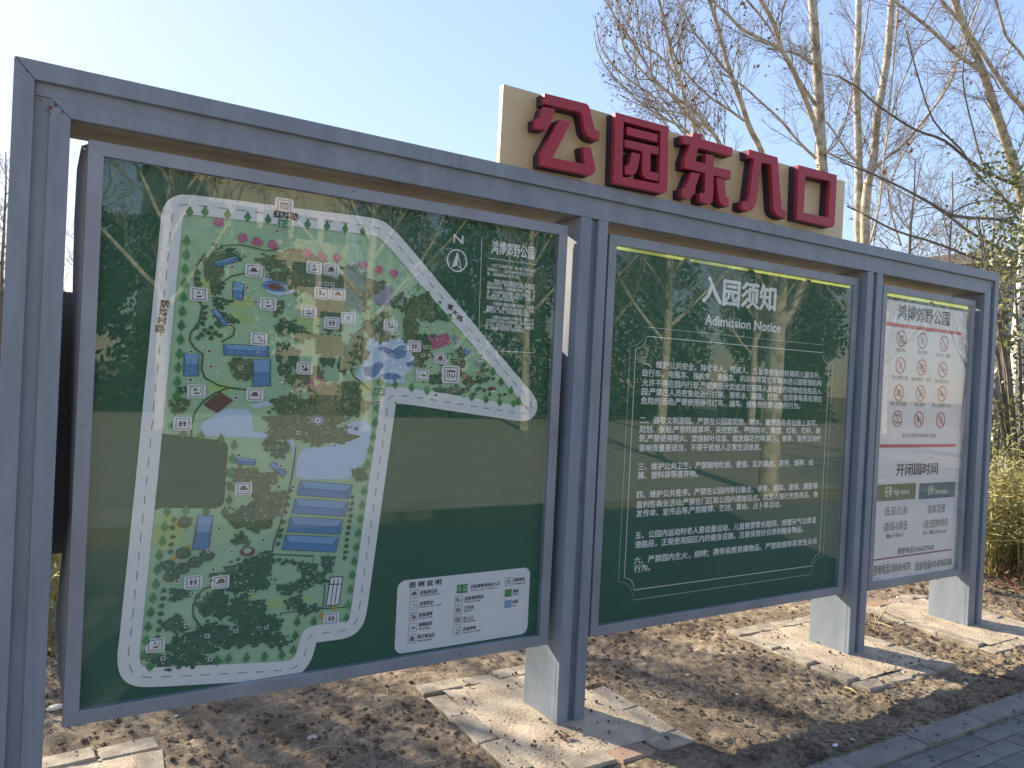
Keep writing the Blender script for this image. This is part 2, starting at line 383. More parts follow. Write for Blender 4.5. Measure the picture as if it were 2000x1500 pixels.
def brick(parent, x, y, rz, kind, z=0, sc=1.0):
    if kind not in brick_meshes:
        o = BR[kind].build('brick', M['brick_red'] if kind == 3 else M['brick'], parent); brick_meshes[kind] = o.data
    else:
        o = bpy.data.objects.new('brick', brick_meshes[kind]); COL.objects.link(o); o.parent = parent
    o.location = (x, y, z); o.rotation_euler = (R.uniform(-.045, .045), R.uniform(-.045, .045), rz); o.scale = (sc, 1, 1); return o
for pi, (a, b, c, d) in enumerate(PADS):
    e = tag(empty('concrete_pad', (0, 0, 0)), PAD_LABEL[pi], 'concrete pad', 'brick edged concrete pads under the posts')
    mb = MB(); n_ = 26
    g = [(a+.10+(b-a-.2)*i/n_, c+.10+(d-c-.2)*j/n_) for j in range(n_+1) for i in range(n_+1)]
    V = [(x, y, -.003+.006*noise.noise(Vector((x*6, y*6, pi)))+.004*noise.noise(Vector((x*25, y*25, pi)))) for x, y in g]
    mb.add(V, [(j*(n_+1)+i, j*(n_+1)+i+1, (j+1)*(n_+1)+i+1, (j+1)*(n_+1)+i) for j in range(n_) for i in range(n_)])
    P('slab', mb, M['concrete'], e, smooth=True)
    rr = random.Random(pi+5)
    for side in range(4):
        horiz = side < 2; L0, L1 = (a, b) if horiz else (c+.115, d-.115); n_ = max(2, round((L1-L0)/.235)); st = (L1-L0)/n_
        for i in range(n_):
            u = L0+st*(i+.5); k = 3 if rr.random() < .08 else rr.randrange(3); zz = rr.uniform(-.010, .009)
            if side == 0: brick(e, u, c+.055+rr.uniform(-.008, .008), rr.uniform(-.09, .09), k, zz, (st-.012)/.222)
            if side == 1: brick(e, u, d-.055+rr.uniform(-.008, .008), rr.uniform(-.09, .09), k, zz, (st-.012)/.222)
            if side == 2: brick(e, a+.055+rr.uniform(-.008, .008), u, math.pi/2+rr.uniform(-.09, .09), k, zz, (st-.012)/.222)
            if side == 3: brick(e, b-.055+rr.uniform(-.008, .008), u, math.pi/2+rr.uniform(-.09, .09), k, zz, (st-.012)/.222)
mb = MB()
for i in range(900):
    a, b, c, d = PADS[R.choice([0, 1, 1, 2, 2, 3])]; x = R.uniform(a, b); y = R.uniform(c, d)
    if R.random() < .6: r = .002+.007*R.random()**3; mb.blobm((x, y, .004+r*.3), r, i, 0)
    else: leaf_bit(mb, x, y, .006, R.uniform(.006, .02), R, 1)
for i in range(420):
    x = R.uniform(2.2, 5.9); y = -.78-.9*R.random()**2.2
    if R.random() < .55: r = .002+.005*R.random()**3; mb.blobm((x, y, -.002 if y > -.9 else -.018), r, i, 0)
    else: leaf_bit(mb, x, y, .0 if y > -.9 else -.017, R.uniform(.006, .03), R, 1)
tag(mb.build('pad_crumbs', [M['clod'], M['litter1']]), 'soil crumbs and leaf scraps lying on the concrete pads, kerb and pavers', 'crumbs', kind='stuff')

# kerb and pavement
kerb = tag(empty('kerb', (0, 0, 0)), kind='structure')
mb0 = MB(); mb0.box(-.247, .247, -.06, .06, -.12, 0); kst = mb0.build('kerb_stone', M['kerb'], kerb, bevel=.006); first = True
for i in range(-9, 20):
    o = kst if first else kst.copy()
    if not first: COL.objects.link(o); o.parent = kerb
    first = False
    o.location = (3.21+.5*i, -.835+R.uniform(-.003, .003), .0+R.uniform(-.003, .003)); o.rotation_euler = (0, 0, R.uniform(-.004, .004))
pav = tag(empty('pavement', (0, 0, 0)), kind='structure')
def paver_bed_mat():
    m = bpy.data.materials.new('paver_field'); m.use_nodes = True; n = m.node_tree; b = n.nodes['Principled BSDF']; b.inputs['Roughness'].default_value = .9
    tc = n.nodes.new('ShaderNodeTexCoord'); t = n.nodes.new('ShaderNodeTexBrick'); n.links.new(tc.outputs['Object'], t.inputs[0])
    t.inputs['Scale'].default_value = 1; t.inputs['Brick Width'].default_value = .2; t.inputs['Row Height'].default_value = .1; t.inputs['Mortar Size'].default_value = .004
    t.inputs['Color1'].default_value = (.17, .18, .19, 1); t.inputs['Color2'].default_value = (.21, .21, .22, 1); t.inputs['Mortar'].default_value = (.12, .1, .075, 1)
    n.links.new(t.outputs[0], b.inputs['Base Color']); return m
mb = MB()
mb.add([(-60, -4.2, -.022), (80, -4.2, -.022), (80, -2.32, -.022), (-60, -2.32, -.022)], [(0, 1, 2, 3)])
mb.add([(-60, -2.3201, -.022), (2.2, -2.3201, -.022), (2.2, -.9, -.022), (-60, -.9, -.022)], [(0, 1, 2, 3)])
mb.add([(6.0, -2.3201, -.022), (80, -2.3201, -.022), (80, -.9, -.022), (6.0, -.9, -.022)], [(0, 1, 2, 3)])
P('paver_field', mb, paver_bed_mat(), pav)
mb = MB(); mb.add([(2.1, -2.34, -.0275), (6.1, -2.34, -.0275), (6.1, -.88, -.0275), (2.1, -.88, -.0275)], [(0, 1, 2, 3)]); P('joint_sand', mb, M['soil'], pav)
mb0 = MB(); mb0.box(-.0965, .0965, -.0465, .0465, -.05, 0); pm = {}
for k in (0, 1): pm[k] = None
for j in range(14):
    for i in range(20):
        x = 2.3+.2*i+(.1 if j % 2 else 0); y = -.95-.1*j
        if x > 5.95: continue
        k = 0 if R.random() < .6 else 1
        if pm[k] is None: o = mb0.build('paver', M['paver' if k == 0 else 'paver2'], pav, bevel=.004); pm[k] = o
        else: o = pm[k].copy(); COL.objects.link(o); o.parent = pav
        o.location = (x, y, -.022+R.uniform(-.0035, .004)); o.rotation_euler = (R.uniform(-.01, .01), R.uniform(-.01, .01), R.uniform(-.006, .006))
mb = MB(); mb.add([(-80, -23, -.05), (120, -23, -.05), (120, -5.2, -.05), (-80, -5.2, -.05)], [(0, 1, 2, 3)]); tag(mb.build('road', M['asphalt']), kind='structure')
mb = MB(); mb.add([(-80, -5.2, -.04), (120, -5.2, -.04), (120, -4.2, -.04), (-80, -4.2, -.04)], [(0, 1, 2, 3)]); tag(mb.build('verge', M['farsoil']), kind='structure')

# ================================================================== SIGN FRAME
ZT, ZG1, ZG2, ZO = 2.45, 2.392, 2.35, 2.297
POSTS = [(-.102, -.047, -.005, .052), (2.044, 2.105, 2.145, 2.2), (4.18, 4.237, 4.274, 4.333), (5.512, 5.59, 5.622, 5.672)]
DP = .28
sf = tag(empty('sign_frame', (0, 0, 0)), 'grey painted steel portal frame with four grooved posts and a top beam holding the boards', 'sign frame')
PL = ['leftmost post', 'second post', 'third post', 'rightmost post']
for i, (a, b, c, d) in enumerate(POSTS):
    mb = MB(); top = ZO if i in (1, 2) else (ZO)
    mb.box(a, d, .022, DP, -.02, top-.001)
    p = P('post', mb, M['paint'], sf, bevel=.003)
    # flanges in front of the groove
    left = MB(); right = MB(); gr = MB()
    if i == 0:
        left.prism([[(a, -.02), (b, -.02), (b, ZG1-.0015), (a, ZT-.0015)]], -.012, .022)
        right.prism([[(c, -.02), (d, -.02), (d, ZO-.001), (c, ZG2-.001)]], 0, .022)
        gr.box(b, c, .012, .021, -.02, ZG1-.002)
    elif i == 3:
        left.prism([[(a, -.02), (b, -.02), (b, ZG2-.001), (a, ZO-.001)]], 0, .022)
        right.prism([[(c, -.02), (d, -.02), (d, ZT), (c, ZT)]], -.010, .022)
        gr.box(b, c, .012, .021, -.02, ZG1-.002)
    else:
        left.box(a, b, 0, .022, -.02, ZO-.001); right.box(c, d, 0, .022, -.02, ZO-.001)
        gr.box(b, c, .0195, .021, -.02, ZO-.012)
    P('flange', left, M['paint'], p, bevel=.002); P('flange', right, M['paint'], p, bevel=.002)
    P('groove_strip', gr, M['paint'] if i == 0 else M['groove'], p)
mb = MB(); mb.box(POSTS[0][0], POSTS[3][3], .022, .235, ZO, ZT-.004)
beam = P('top_beam', mb, M['paint'], sf, bevel=.003)
mb = MB(); mb.prism([[(POSTS[0][0]+.0015, ZT), (POSTS[0][1]+.0005, ZG1), (POSTS[3][2]-.001, ZG1), (POSTS[3][2]-.001, ZT)]], -.012, .022); P('cover_band', mb, M['paint'], beam, bevel=.002)
mb = MB(); mb.prism([[(POSTS[0][2]+.001, ZG2), (POSTS[0][3]+.0005, ZO), (POSTS[3][0]-.0005, ZO), (POSTS[3][1]-.001, ZG2)]], 0, .022); P('inner_band', mb, M['paint'], beam, bevel=.002)
mb = MB(); mb.box(POSTS[0][1]+.001, POSTS[3][2]-.001, .006, .021, ZG2+.0005, ZG1-.0005); P('groove_strip', mb, M['paint'], beam)
for k in range(3):
    a = POSTS[k][3]+.001; b = POSTS[k+1][0]-.001; mb = MB()
    mb.box(a, b, .024, .233, ZO-.004, ZO-.0005); P('soffit_plate', mb, M['soffit'], beam)
    mb = MB(); mb.box(a-.02 if k == 0 else a, b, .262, .274, .872, 1.775); P('back_panel', mb, M['back'], sf)
    mb = MB(); mb.box(a+.4, b, .262, .274, .42, .868); P('back_panel', mb, M['back'], sf)  # lower panel is added, unseen from the front: keeps sun off the post sides
# flaked paint at the top left corner
CR = random.Random(2); M['chip'] = mat('rusty_chip', (.13, .075, .06), .8)
for cx, cz, n_, s_, yy in ((-.001, 2.313, 7, .012, -.0004), (-.03, 2.335, 5, .006, .0115), (-.088, 2.436, 3, .006, -.0125), (-.06, 2.40, 2, .005, -.0125)):
    for k in range(n_):
        x_ = cx+CR.gauss(0, .012); z_ = cz+CR.gauss(0, .011); m_ = MB(); r_ = s_*CR.uniform(.25, .8)
        m_.flat([[(x_+r_*CR.uniform(.4, 1.3)*math.cos(t), z_+r_*CR.uniform(.3, 1)*math.sin(t)) for t in (0, 1, 2, 3, 4, 5)]], yy-.00002*k); P('paint_chip', m_, M['chip'], beam)
# seams where the cover band sections meet
for x in (1.415, 2.12, 3.2, 4.25):
    mb = MB(); mb.box(x-.0012, x+.0012, -.0128, -.011, ZG1+.002, ZT-.002); P('seam', mb, M['groove'], beam)

# ================================================================== NAME BOARD with raised characters
nb = tag(empty('name_board', (2.777, .015, ZT)), 'cream board with five raised red Chinese characters standing on top of the beam', 'sign board')
def rel(mbx, o): return mbx
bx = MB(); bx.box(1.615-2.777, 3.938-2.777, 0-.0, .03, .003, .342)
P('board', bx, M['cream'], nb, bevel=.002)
def conv(pts, ox, oy, sc, Y): 
    r = []
    for (a, b) in pts:
        q = at(ox+a/sc, oy+b/sc, Y); r.append((q.x, q.z))
    return r
c1 = (1020, 160, 6.25); c2 = (1300, 240, 5.5556); LY = -.05
CH = {
 'gong': (c1, [[[(275,135),(780,262),(812,285),(830,330),(868,500),(888,575),(948,605),(945,715),(870,700),(800,655),(765,590),(735,420),(715,378),(690,365),(272,270)]],
               [[(265,300),(408,330),(345,520),(320,570),(285,590),(168,570),(165,445),(205,450),(228,425)]],
               [[(458,455),(600,488),(375,925),(765,1005),(740,785),(842,800),(898,1050),(895,1090),(872,1125),(835,1145),(230,1020),(232,870)]]]),
 'yuan': (c1, [[[(1140,368),(1790,545),(1775,1320),(1760,1345),(1730,1362),(1115,1235)], [(1240,485),(1690,605),(1672,1245),(1222,1155)]],
               [[(1280,545),(1655,640),(1650,738),(1280,645)]],
               [[(1255,700),(1668,795),(1665,888),(1570,870),(1565,1090),(1668,1115),(1660,1215),(1510,1180),(1478,1150),(1465,1100),(1470,850),(1252,795)]],
               [[(1340,855),(1445,880),(1410,1060),(1390,1110),(1350,1145),(1255,1125),(1258,1020),(1290,1025),(1312,990)]]]),
 'dong': (c2, [[[(305,102),(405,125),(395,175),(730,270),(725,362),(355,270),(310,412),(435,440),(437,335),(522,352),(522,475),(710,515),(705,610),(525,570),(515,840),(500,870),(465,880),(375,855),(370,760),(425,765),(430,545),(205,490),(205,400),(262,240),(190,225),(190,130),(290,150)]],
               [[(280,535),(378,550),(300,770),(280,810),(245,825),(178,808),(178,712),(215,710)]],
               [[(550,590),(640,615),(658,800),(690,822),(685,910),(630,895),(595,865),(578,820)]]]),
 'ru': (c2, [[[(910,285),(1218,372),(1240,650),(1262,925),(1308,955),(1305,1040),(1240,1020),(1195,985),(1175,940),(1145,450),(1045,430),(985,860),(965,920),(935,950),(895,960),(828,935),(830,850),(890,850),(910,800),(962,395),(910,380)]]]),
 'kou': (c2, [[[(1445,455),(1862,565),(1838,1095),(1825,1125),(1800,1135),(1425,1045)], [(1520,570),(1788,635),(1768,1025),(1500,975)]]]),
}
for k, (c, polys) in CH.items():
    mb = MB(); core = MB()
    for loops in polys:
        L = [[(x-2.777, z-ZT) for x, z in conv(lp, *c, LY)] for lp in loops]
        mb.prism(L, LY-.015, -.024-.015+.0)
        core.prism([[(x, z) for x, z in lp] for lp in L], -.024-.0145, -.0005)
    ch = P('character', mb, M['red'], nb, bevel=.0025); P('character_shade_core', core, M['maroon'], ch)

# ================================================================== DISPLAY CASES
YF, YG, YP = .04, .047, .070
def case(x0, x1, z0, z1, label, rw=.046):
    e = tag(empty('display_case', (0, 0, 0)), label, 'display case', 'glazed display cases hung in the frame')
    q = rw; g = .0008
    for poly in ([(x0, z0), (x1, z0), (x1-q, z0+q), (x0+q, z0+q)], [(x0, z1), (x0+q, z1-q), (x1-q, z1-q), (x1, z1)],
                 [(x0, z0), (x0+q, z0+q), (x0+q, z1-q), (x0, z1)], [(x1, z0), (x1, z1), (x1-q, z1-q), (x1-q, z0+q)]):
        cx = sum(p[0] for p in poly)/4; cz = sum(p[1] for p in poly)/4
        pl = []
        for (x, z) in poly:   # hairline gap along the mitres
            horiz = abs(poly[0][1]-poly[1][1]) < 1e-6 or abs(poly[2][1]-poly[1][1]) < 1e-6
            pl.append((x, z))
        mb = MB(); mb.prism([pl], YF, YF+.035); P('frame_rail', mb, M['rail'], e, bevel=.0016)
    mb = MB(); mb.box(x0+q-.002, x1-q+.002, YG, YG+.004, z0+q-.002, z1-q+.002); P('glass_pane', mb, M['glass'], e)
    # open-topped body behind: back, bottom, sides; a slot along the top lets the sun in
    mb = MB(); bi = .012; zt_ = z1-.030
    mb.box(x0+bi, x1-bi, .165, .170, z0+bi, zt_); mb.box(x0+bi, x1-bi, YF+.036, .1645, z0+bi, z0+bi+.004)
    mb.box(x0+bi, x0+bi+.004, YF+.036, .1645, z0+bi+.0045, z1-.012); mb.box(x1-bi-.004, x1-bi, YF+.036, .1645, z0+bi+.0045, z1-.012)
    P('case_body', mb, M['paint'], e)
    n_ = max(2, round((x1-x0)/.47)); 
    for i in range(1, n_):
        x = x0+(x1-x0)*i/n_+.012; mb = MB(); mb.box(x-.02, x+.02, .150, .164, z1-.05, z1-.008); P('spacer', mb, M['back'], e)
    return e
def screws(e, pts):
    base = None
    for x, z in pts:
        if base is None:
            mb = MB(); mb.tube([Vector((0, .002, 0)), Vector((0, -.002, 0)), Vector((0, -.0028, 0))], [.0045, .0042, .002], 8, cap=True); base = mb.build('screw', M['steel'], e); o = base
        else: o = base.copy(); COL.objects.link(o); o.parent = e
        o.location = (x, YF-.0005, z)
L_ = .0006
def pz(px, py, Y=YP): q = at(px, py, Y); return (q.x, q.z)

class Each:                             # like MB, but every figure becomes a part of its own
    def __init__(s, name, mats, parent): s.n, s.m, s.p, s.c = name, mats, parent, 0
    def flat(s, loops, y, mi=0):
        m = MB(); m.flat(loops, y-.000012*s.c, 0); m.build(s.n, s.m[mi], s.p); s.c += 1
    def add(s, vs, fs, mi=0):
        m = MB(); m.add([(v[0], v[1]-.000002*s.c, v[2]) for v in vs], fs, 0); m.build(s.n, s.m[mi], s.p); s.c += 1
# ---------------- case 1: park map
C1 = (.104, 2.003, .355, 2.253)
e1 = case(*C1, 'leftmost glazed case with the green park map, compass and white legend card')
screws(e1, [at(690, 373, YF).xz, at(162, 832, YF).xz, at(1081, 845, YF).xz, at(995, 1270, YF).xz, at(600, 1345, YF).xz] if False else
       [(at(a, b, YF).x, at(a, b, YF).z) for a, b in [(690, 373), (162, 832), (1081, 845), (900, 1278)]])
mb = MB(); mb.box(C1[0]+.04, C1[1]-.04, YP+.0005, YP+.003, C1[2]+.04, C1[3]-.034); poster1 = P('map_poster', mb, M['green'], e1)
LOOP = [(335,428),(328,502),(321,574),(311,684),(304,752),(286,940),(278,1014),(271,1086),(263,1160),(255.7,1235),(251,1270),(251,1290),(254,1306),(262,1316),(276,1321),(300,1322),(400,1317),(545,1309),(568,1306),(582,1298),(592,1284),(597.5,1265),(602,1246),(606,1239),(640,1234),(670,1231),(688,1223),(698,1206),(703,1173),(725,1014),(738,921),(747,860),(755.6,798),(759,771),(792,772.6),(888,787.6),(976,801.6),(1004,806),(1024,808),(1034,803),(1037,792),(1030,778),(1018,765),(944,678),(906,632),(844,560),(779,482),(756,458),(742,447),(722,442),(684,437),(610,429),(500,415),(398,403),(358,399),(344,405),(337,416)]
lp = [pz(*p) for p in LOOP]
for _ in range(2):                      # round the corners of the ring road
    q_ = []
    for i in range(len(lp)):
        a, b = lp[i], lp[(i+1) % len(lp)]; q_ += [(a[0]*.75+b[0]*.25, a[1]*.75+b[1]*.25), (a[0]*.25+b[0]*.75, a[1]*.25+b[1]*.75)]
    lp = q_
mb = MB(); mb.flat([lp], YP-L_); P('lawn_print', mb, M['lawn'], poster1)
notch = [(305,845),(400,856),(437,861),(444,868),(445,875),(438,978),(433,988),(420,993),(315,992),(302,996),(295,1010),(270,1010),(285,850)]
mb = MB(); mb.flat([[pz(*p) for p in notch]], YP-3*L_); P('dark_corner_print', mb, M['green'], poster1)
def ribbon(mb, pts, wd, y, closed=False, mi=0):
    mb.nr = getattr(mb, 'nr', 0)+1; y -= .00001*mb.nr
    n = len(pts); Vp = [Vector(p) for p in pts]; o = []
    for i in range(n):
        a = Vp[(i-1) % n] if closed or i else Vp[i]; b = Vp[(i+1) % n] if closed or i < n-1 else Vp[i]
        d = (b-a).normalized(); nn = Vector((-d.y, d.x))
        if closed or 0 < i < n-1:
            d1 = (Vp[i]-a).normalized(); d2 = (b-Vp[i]).normalized(); k = max(.5, ((d1+d2).length/2)); nn = nn/k
        o.append((Vp[i]+nn*wd/2, Vp[i]-nn*wd/2))
    vs = []
    for a, b in o: vs += [(a.x, y, a.y), (b.x, y, b.y)]
    fs = [(2*i, 2*i+1, (2*i+3) % (2*n), (2*i+2) % (2*n)) for i in range(n if closed else n-1)]
    mb.add(vs, fs, mi)
def disc(mb, c, rx, rz, y, n=14, mi=0, a0=0, jit=0, R=None, rot=0):
    mb.nd = getattr(mb, 'nd', 0)+1; y -= .000009*mb.nd
    lp = []
    for i in range(n):
        t = 2*math.pi*i/n+a0; k = 1 if not jit else 1+R.uniform(-jit, jit); dx, dz = math.cos(t)*rx*k, math.sin(t)*rz*k
        lp.append((c[0]+dx*math.cos(rot)-dz*math.sin(rot), c[1]+dx*math.sin(rot)+dz*math.cos(rot)))
    mb.add([(p[0], y, p[1]) for p in lp]+[(c[0], y, c[1])], [(i, (i+1) % n, n) for i in range(n)], mi)
def rrect(x0, x1, z0, z1, r, n=5):
    o = []
    for (cx, cz, a) in ((x1-r, z0+r, -90), (x1-r, z1-r, 0), (x0+r, z1-r, 90), (x0+r, z0+r, 180)):
        for i in range(n+1): t = rad(a+90*i/n); o.append((cx+r*math.cos(t), cz+r*math.sin(t)))
    return o
mb = MB(); ribbon(mb, lp, .0675, YP-8*L_, closed=True)
for p in ((604,1244),(760,772)):
    disc(mb, pz(*p), .0338, .0338, YP-8.4*L_, 28)
P('road_print', mb, M['road'], poster1)
mb = MB(); acc = 0
Vl = [Vector(p) for p in lp]; on_ = True
for i in range(len(Vl)):
    a, b = Vl[i], Vl[(i+1) % len(Vl)]; d = b-a; L = d.length; t = 0; u = d/L
    while t < L:
        s_ = acc % .064; 
        if s_ < .032:
            e_ = min(L-t, .032-s_); ribbon(mb, [tuple(a+u*t), tuple(a+u*(t+e_))], .0022, YP-9*L_)
        else: e_ = min(L-t, .064-s_)
        e_ = max(e_, 1e-5); t += e_; acc += e_
P('lane_dash_print', mb, M['line'], poster1)
# lakes, ponds
mb = Each('lake_print', [M['lake']], poster1)
def poly(mb, pts, lay, mi=0): mb.flat([[pz(*p) for p in pts]], YP-lay*L_, mi)
poly(mb, [(601,875),(640,872),(658,862),(672,832),(690,823),(712,820),(724,832),(725,850),(718,880),(712,900),(690,925),(678,936),(590,936),(577,928),(578,905),(583,888),(590,878)], 4)
poly(mb, [(385,848),(396,825),(412,815),(430,802),(448,798),(484,799),(492,812),(495,842),(530,848),(555,845),(572,856),(577,872),(574,900),(570,895),(570,872),(555,858),(530,857),(450,853),(410,852)], 4)
poly(mb, [(708,665),(722,660),(745,668),(762,662),(795,662),(812,672),(810,700),(800,712),(805,722),(792,730),(790,748),(760,750),(735,740),(705,746),(692,738),(700,722),(708,708),(702,695),(690,700),(698,680)], 4)
poly(mb, [(488,790),(520,783),(540,775),(552,786),(520,794),(495,797)], 4)
poly(mb, [(513,540),(577,545),(576,560),(568,573),(545,579),(522,572),(512,556)], 5)
mb = Each('deep_water_print', [M['lake2']], poster1)
poly(mb, [(736,680),(748,676),(768,684),(780,674),(790,676),(794,688),(790,698),(775,702),(760,694)], 5)
poly(mb, [(708,716),(728,714),(735,706),(746,708),(748,716),(738,730),(728,738),(712,732)], 5)
poly(mb, [(742,732),(755,728),(775,730),(785,738),(770,742),(750,740)], 5)
disc(mb, pz(537,559), .048, .020, YP-6*L_, 18); disc(mb, pz(909,687), .022, .013, YP-4*L_, 16); disc(mb, pz(800,712), .016, .012, YP-5*L_)
# canopies
mb = Each('tree_crown_print', [M['canopy'], M['canopy2']], poster1); RR = random.Random(5); clumps = []; gaps_ = []
def blob(cx, cy, rx, ry, lay=5, mi=0, n=26, j=.2):
    pts = []
    ph = RR.random()*6
    n = 64
    for i in range(n):
        t = 6.283*i/n; k = .95+.16*math.sin(3*t+ph)+.10*math.sin(7*t+ph*2)+.07*math.sin(13*t+ph*3)+RR.uniform(-.07, .07); pts.append((cx+rx*k*math.cos(t), cy+ry*k*math.sin(t)))
    poly(mb, pts, lay, mi)
    for q in range(int(rx/5)):          # satellite clumps and gaps of lawn
        t = RR.random()*6.28; k = RR.uniform(.85, 1.25); w_ = RR.uniform(2, 5)
        clumps.append((cx+rx*k*math.cos(t), cy+ry*k*math.sin(t), w_, mi))
        t = RR.random()*6.28; k = RR.uniform(.2, .9); gaps_.append((cx+rx*k*math.cos(t), cy+ry*k*math.sin(t), RR.uniform(1, 2.6)))
for b_ in [(418,530,20,42,1),(445,500,30,14,0),(540,600,18,14,1),(430,590,18,10,0),(440,625,22,14,0),(600,540,70,36,1),(560,510,50,22,1),(650,600,36,46,1),(690,560,40,36,1),(640,680,26,34,0),(675,700,18,30,0),(560,640,24,16,0),(590,655,20,12,0),(560,700,24,34,0),
           (480,720,34,22,1),(600,740,38,24,1),(660,770,50,26,1),(620,800,90,30,1),(590,830,70,26,1),(690,790,30,22,1),(560,790,26,20,1),(640,850,52,20,1),(540,850,22,12,1),(820,600,34,26,1),(800,640,16,34,1),(850,612,28,18,0),(830,665,20,16,0),(740,640,26,30,1),(700,680,20,30,1),
           (820,690,18,26,1),(850,740,26,10,0),(880,765,34,10,0),(915,745,12,10,0),(940,740,14,10,0),(895,700,14,22,1),(700,590,20,20,1),(730,560,22,14,1),(780,590,18,16,0),
           (535,870,26,12,0),(545,880,20,12,0),(500,940,46,22,1),(530,975,34,18,1),(470,925,30,14,1),(490,1010,44,30,0),(520,1000,26,18,1),(470,1055,18,12,0),(490,1120,46,34,0),(450,1130,36,20,0),(515,1090,20,14,0),(350,1160,22,12,0),(420,1180,34,30,0),(470,1190,26,30,0),
           (410,1230,30,12,0),(340,1220,24,18,0),(370,1260,50,22,0),(430,1245,34,22,0),(320,1290,40,14,0),(380,1290,44,12,0),(480,1240,36,26,0),(520,1220,30,24,0),(500,1190,24,20,0),(560,1150,22,12,0),(590,1140,18,12,0),(575,1175,20,12,0),(540,1250,24,14,0),(600,1190,24,10,0),
           (640,1100,14,18,0),(600,1110,20,14,0),(620,1130,18,12,0),(700,925,14,14,1),(350,790,22,12,1),(365,760,18,7,0),(505,1230,20,10,0),(470,1135,30,26,0),(330,1105,14,14,0)]:
    blob(*b_[:4], lay=5+.5*(b_[4]), mi=b_[4])
m1 = MB()
for x_, y_, w_, mi in clumps: disc(m1, pz(x_, y_), w_*.0019, w_*.0015, YP-(6.1+.1*mi)*L_, 9, mi, jit=.35, R=RR)
q_ = P('canopy_fringe_print', m1, [M['canopy'], M['canopy2']], poster1); q_['kind'] = 'stuff'
m1 = MB()
for x_, y_, w_ in gaps_: disc(m1, pz(x_, y_), w_*.0019, w_*.0012, YP-6.3*L_, 7, 0, jit=.4, R=RR)
q_ = P('canopy_gap_print', m1, M['lawn'], poster1); q_['kind'] = 'stuff'
# pale lawn patches
mb = Each('pale_lawn_print', [M['lawn2']], poster1)
for p in [(470,590,30,16),(430,760,26,14),(470,620,26,12),(600,620,24,40),(400,560,20,20),(560,1175,60,10),(480,1165,20,9),(330,1040,26,40),(620,900,26,16),(700,760,30,18),(900,650,22,14)]:
    disc(mb, pz(p[0], p[1]), p[2]*.0017, p[3]*.0017, YP-3.5*L_, 16, jit=.12, R=RR)
# paths
mb = Each('path_print', [M['path']], poster1)
for wd, pts in [(.006, [(392,465),(410,445),(440,480),(400,495),(384,520),(380,545),(388,585),(395,600),(388,630),(372,650),(370,665),(380,680),(396,692),(393,720),(400,738),(425,752),(446,757),(480,761),(515,762)][3:]),
                (.006, [(446,757),(420,768),(395,785),(380,806),(373,830),(374,857)]), (.005, [(485,532),(450,540),(428,556),(418,580),(424,604),(445,630),(458,642),(455,655),(432,668)]),
                (.005, [(577,872),(573,910),(565,955),(548,1020),(535,1060),(523,1110),(518,1122)]), (.004, [(530,1082),(612,1086),(610,1102)]), (.006, [(440,1142),(420,1142),(398,1150),(383,1165),(376,1185),(378,1205),(390,1222),(410,1232),(440,1240),(470,1246),(500,1244),(512,1232)]),
                (.006, [(440,1142),(450,1152),(470,1153),(490,1146),(500,1134)]), (.004, [(546,1198),(600,1190),(685,1185)]), (.006, [(790,668),(815,672),(840,690),(856,710),(880,722),(910,740),(930,745),(945,738)]), (.005, [(722,762),(700,742),(690,735),(680,712),(675,690),(685,662),(700,645),(730,630)]),
                (.004, [(630,1190),(634,1140)]), (.004, [(430,480),(470,478),(520,490),(545,486)])]:
    ribbon(mb, [pz(*p) for p in pts], wd, YP-6.5*L_)
# blue roofed halls
mb = MB()
def hall(q, lay=6.5):
    a, b, c, d = q    # corners TL TR BR BL
    mid = lambda p, r, t=.5: (p[0]+(r[0]-p[0])*t, p[1]+(r[1]-p[1])*t)
    l, r = mid(a, d), mid(b, c); l2, r2 = mid(l, r, .1), mid(l, r, .9)
    poly(mb, [a, b, r2, l2], lay, 1); poly(mb, [l2, r2, c, d], lay, 0); poly(mb, [a, l2, d], lay+.02, 0); poly(mb, [b, r2, c], lay+.02, 0)
    for s_ in ([a, b], [b, c], [c, d], [d, a], [l2, r2], [a, l2], [d, l2], [b, r2], [c, r2]): ribbon(mb, [pz(*p) for p in s_], .0016, YP-(lay+.5)*L_, mi=2)
for q in [((586,938),(688,947),(681,974),(579,966)), ((576,973),(680,980),(674,1008),(569,1002)), ((567,1009),(670,1015),(664,1043),(560,1038)), ((557,1044),(662,1049),(655,1078),(550,1073)),
          ((386,1006),(416,1007),(407,1073),(375,1073)), ((436,672),(524,676),(525,697),(436,693)), ((494,702),(528,701),(528,754),(492,754)), ((359,690),(388,691),(388,734),(358,734)),
          ((455,549),(477,555),(474,588),(453,582)), ((416,512),(462,500),(466,510),(422,522)), ((412,605),(424,604),(446,632),(436,638)), ((462,892),(500,898),(497,909),(459,905)), ((525,908),(534,901),(561,922),(550,931))]:
    mb = MB(); hall(q); P('hall_roof_print', mb, [M['roof'], M['roof2'], M['line']], poster1)
mb = MB()
poly(mb, [(713,549),(765,560),(768,580),(764,597),(738,596),(728,585),(715,570)], 5.5, 0); poly(mb, [(922,700),(933,702),(942,715),(930,716)], 6, 0); poly(mb, [(880,655),(888,653),(896,668),(888,672)], 6, 0)
poly(mb, [(645,1127),(669,1126),(661,1180),(636,1183)], 6.6, 1); 
for s_ in ([(645,1127),(669,1126)], [(669,1126),(661,1180)], [(661,1180),(636,1183)], [(636,1183),(645,1127)], [(652,1130),(645,1180)], [(660,1130),(653,1178)], [(643,1141),(667,1140)]): ribbon(mb, [pz(*p) for p in s_], .0035, YP-7*L_, mi=2)
